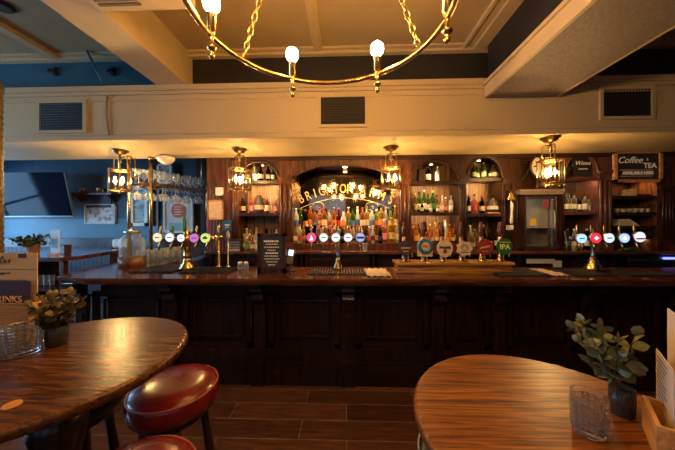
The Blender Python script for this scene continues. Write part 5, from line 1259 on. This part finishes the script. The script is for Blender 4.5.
# right: holder box and menus, turned side on
q = Wz(652,452,tr[2])
def rot_thing(name,label,cat,px,py,rz,dz=.001):
    q = Wz(px,py,tr[2]); return thing(name,label,cat,(q.x,q.y,tr[2]+dz),rz)
RZ2 = math.atan2(.135,.115)+YAW
def cp(x,y): return c2w(x,y)
card2 = mat('cream_card',(0.60,0.47,0.36),0.6,var=.04)
cx_, cy_ = cp(.935-.040+.004,.757-.047); t = thing('menu_holder','oak menu box at the right edge on right table','menu holder',(cx_,cy_,tr[2]+.001),RZ2)
b = MB(); w=.16; hb=.095; b.b2(-w/2,w/2,-.038,-.028,0,hb*.75); b.b2(-w/2,w/2,.028,.038,0,hb); b.b2(-w/2,-w/2+.01,-.028,.028,0,hb); b.b2(w/2-.01,w/2,-.028,.028,0,hb); b.b2(-w/2+.01,w/2-.01,-.028,.028,0,.008); b.b2(w/2,w/2+.004,-.02,.02,.0,.05); b.build('box', lightwood, t)
cx_, cy_ = cp(.950,.745); t = thing('food_menu','cream menu card leaning nearest the tumbler in right menu box','menu',(cx_,cy_,tr[2]+.0105),RZ2)
b = MB(); b.b2(-.085,.085,.012,.0145,0,.215); b.build('card', card2, t)
b = MB(); rr = random.Random(6)
for k in range(10): b.b2(.07-rr.uniform(.05,.11),.07,.0145,.0150,.195-k*.013,.198-k*.013)
b.build('printed_line', ink, t)
cx_, cy_ = cp(.935+.062,.757+.012); t = thing('food_menu','taller cream menu card behind in the right menu box','menu',(cx_,cy_,tr[2]+.0105),RZ2)
b = MB(); b.b2(-.085,.085,0,.0025,0,.335); b.build('card', card2, t)

# ================================================================== LIGHT
def area(name, loc, rot, sx, sy, e, col):
    l = bpy.data.lights.new(name,'AREA'); l.shape='RECTANGLE'; l.size=sx; l.size_y=sy; l.energy=e; l.color=col
    o = bpy.data.objects.new(name,l); C.objects.link(o); o.location=loc; o.rotation_euler=rot; return o
# daylight through the left windows and the street windows
area('daylight_left', (XL-.12,1.05,1.8),(0,-PI/2,0),1.8,1.9,250,(0.33,0.62,1.0))
area('daylight_left', (XL-.12,4.32,1.8),(0,-PI/2,0),1.8,1.6,120,(0.30,0.60,1.0))
for k,(x0,x1) in enumerate(((-4.2,-2.6),(-1.6,0.0),(1.0,2.6))):
    area('daylight_street', ((x0+x1)/2,YF-.12,1.9),(PI/2,0,0),1.6,2.0,2.2,(0.85,0.88,1.0))
# added warm fill points behind the viewer, standing for the pub's unseen other lamps
for k in range(6):
    l = bpy.data.lights.new('rear_fill_point','POINT'); l.energy=4.5; l.color=(1.0,0.56,0.20); l.shadow_soft_size=.04
    o = bpy.data.objects.new('rear_fill_point',l); C.objects.link(o); o.location=(.1+.52*math.cos(k*PI/3),-1.1+.52*math.sin(k*PI/3),2.62)
# downlights of the back bar shelves: small spots at the visible fittings
def spot(px,z,Y,e,size=1.9,col=(1.0,0.62,0.30)):
    l = bpy.data.lights.new('shelf_spot','SPOT'); l.energy=e; l.spot_size=size; l.spot_blend=.6; l.color=col; l.shadow_soft_size=.03
    o = bpy.data.objects.new('shelf_spot',l); C.objects.link(o); x = W(px,200,Y).x; o.location=(x,Y,z)
for px,e in ((258,34),(310,46),(345,46),(380,46),(434,44),(484,36),(580,26),(634,24)): spot(px,2.44,YF0+.12,e)
w = bpy.data.worlds.new('World'); bpy.context.scene.world = w; w.use_nodes = True
w.node_tree.nodes['Background'].inputs[0].default_value = (0.35,0.5,0.8,1); w.node_tree.nodes['Background'].inputs[1].default_value = 0.6
# ================================================================== CAMERA
cam = bpy.data.cameras.new('Camera'); cam.sensor_width = 36; cam.sensor_fit='HORIZONTAL'; cam.lens = F*36/675; cam.clip_start=.02
cam.shift_y = -2/675
co = bpy.data.objects.new('Camera',cam); C.objects.link(co); co.matrix_world = Matrix.Translation((0,0,H)) @ CAMM.to_4x4()
sc = bpy.context.scene; sc.camera = co
sc.view_settings.view_transform='Standard'; sc.view_settings.look='None'; sc.view_settings.gamma=1; sc.view_settings.exposure=0.12
sc.view_settings.use_curve_mapping = False
sc.cycles.use_denoising = True; sc.cycles.max_bounces = 8; sc.cycles.transparent_max_bounces = 24; sc.cycles.sample_clamp_indirect = 6
sc.cycles.caustics_reflective = False; sc.cycles.caustics_refractive = False
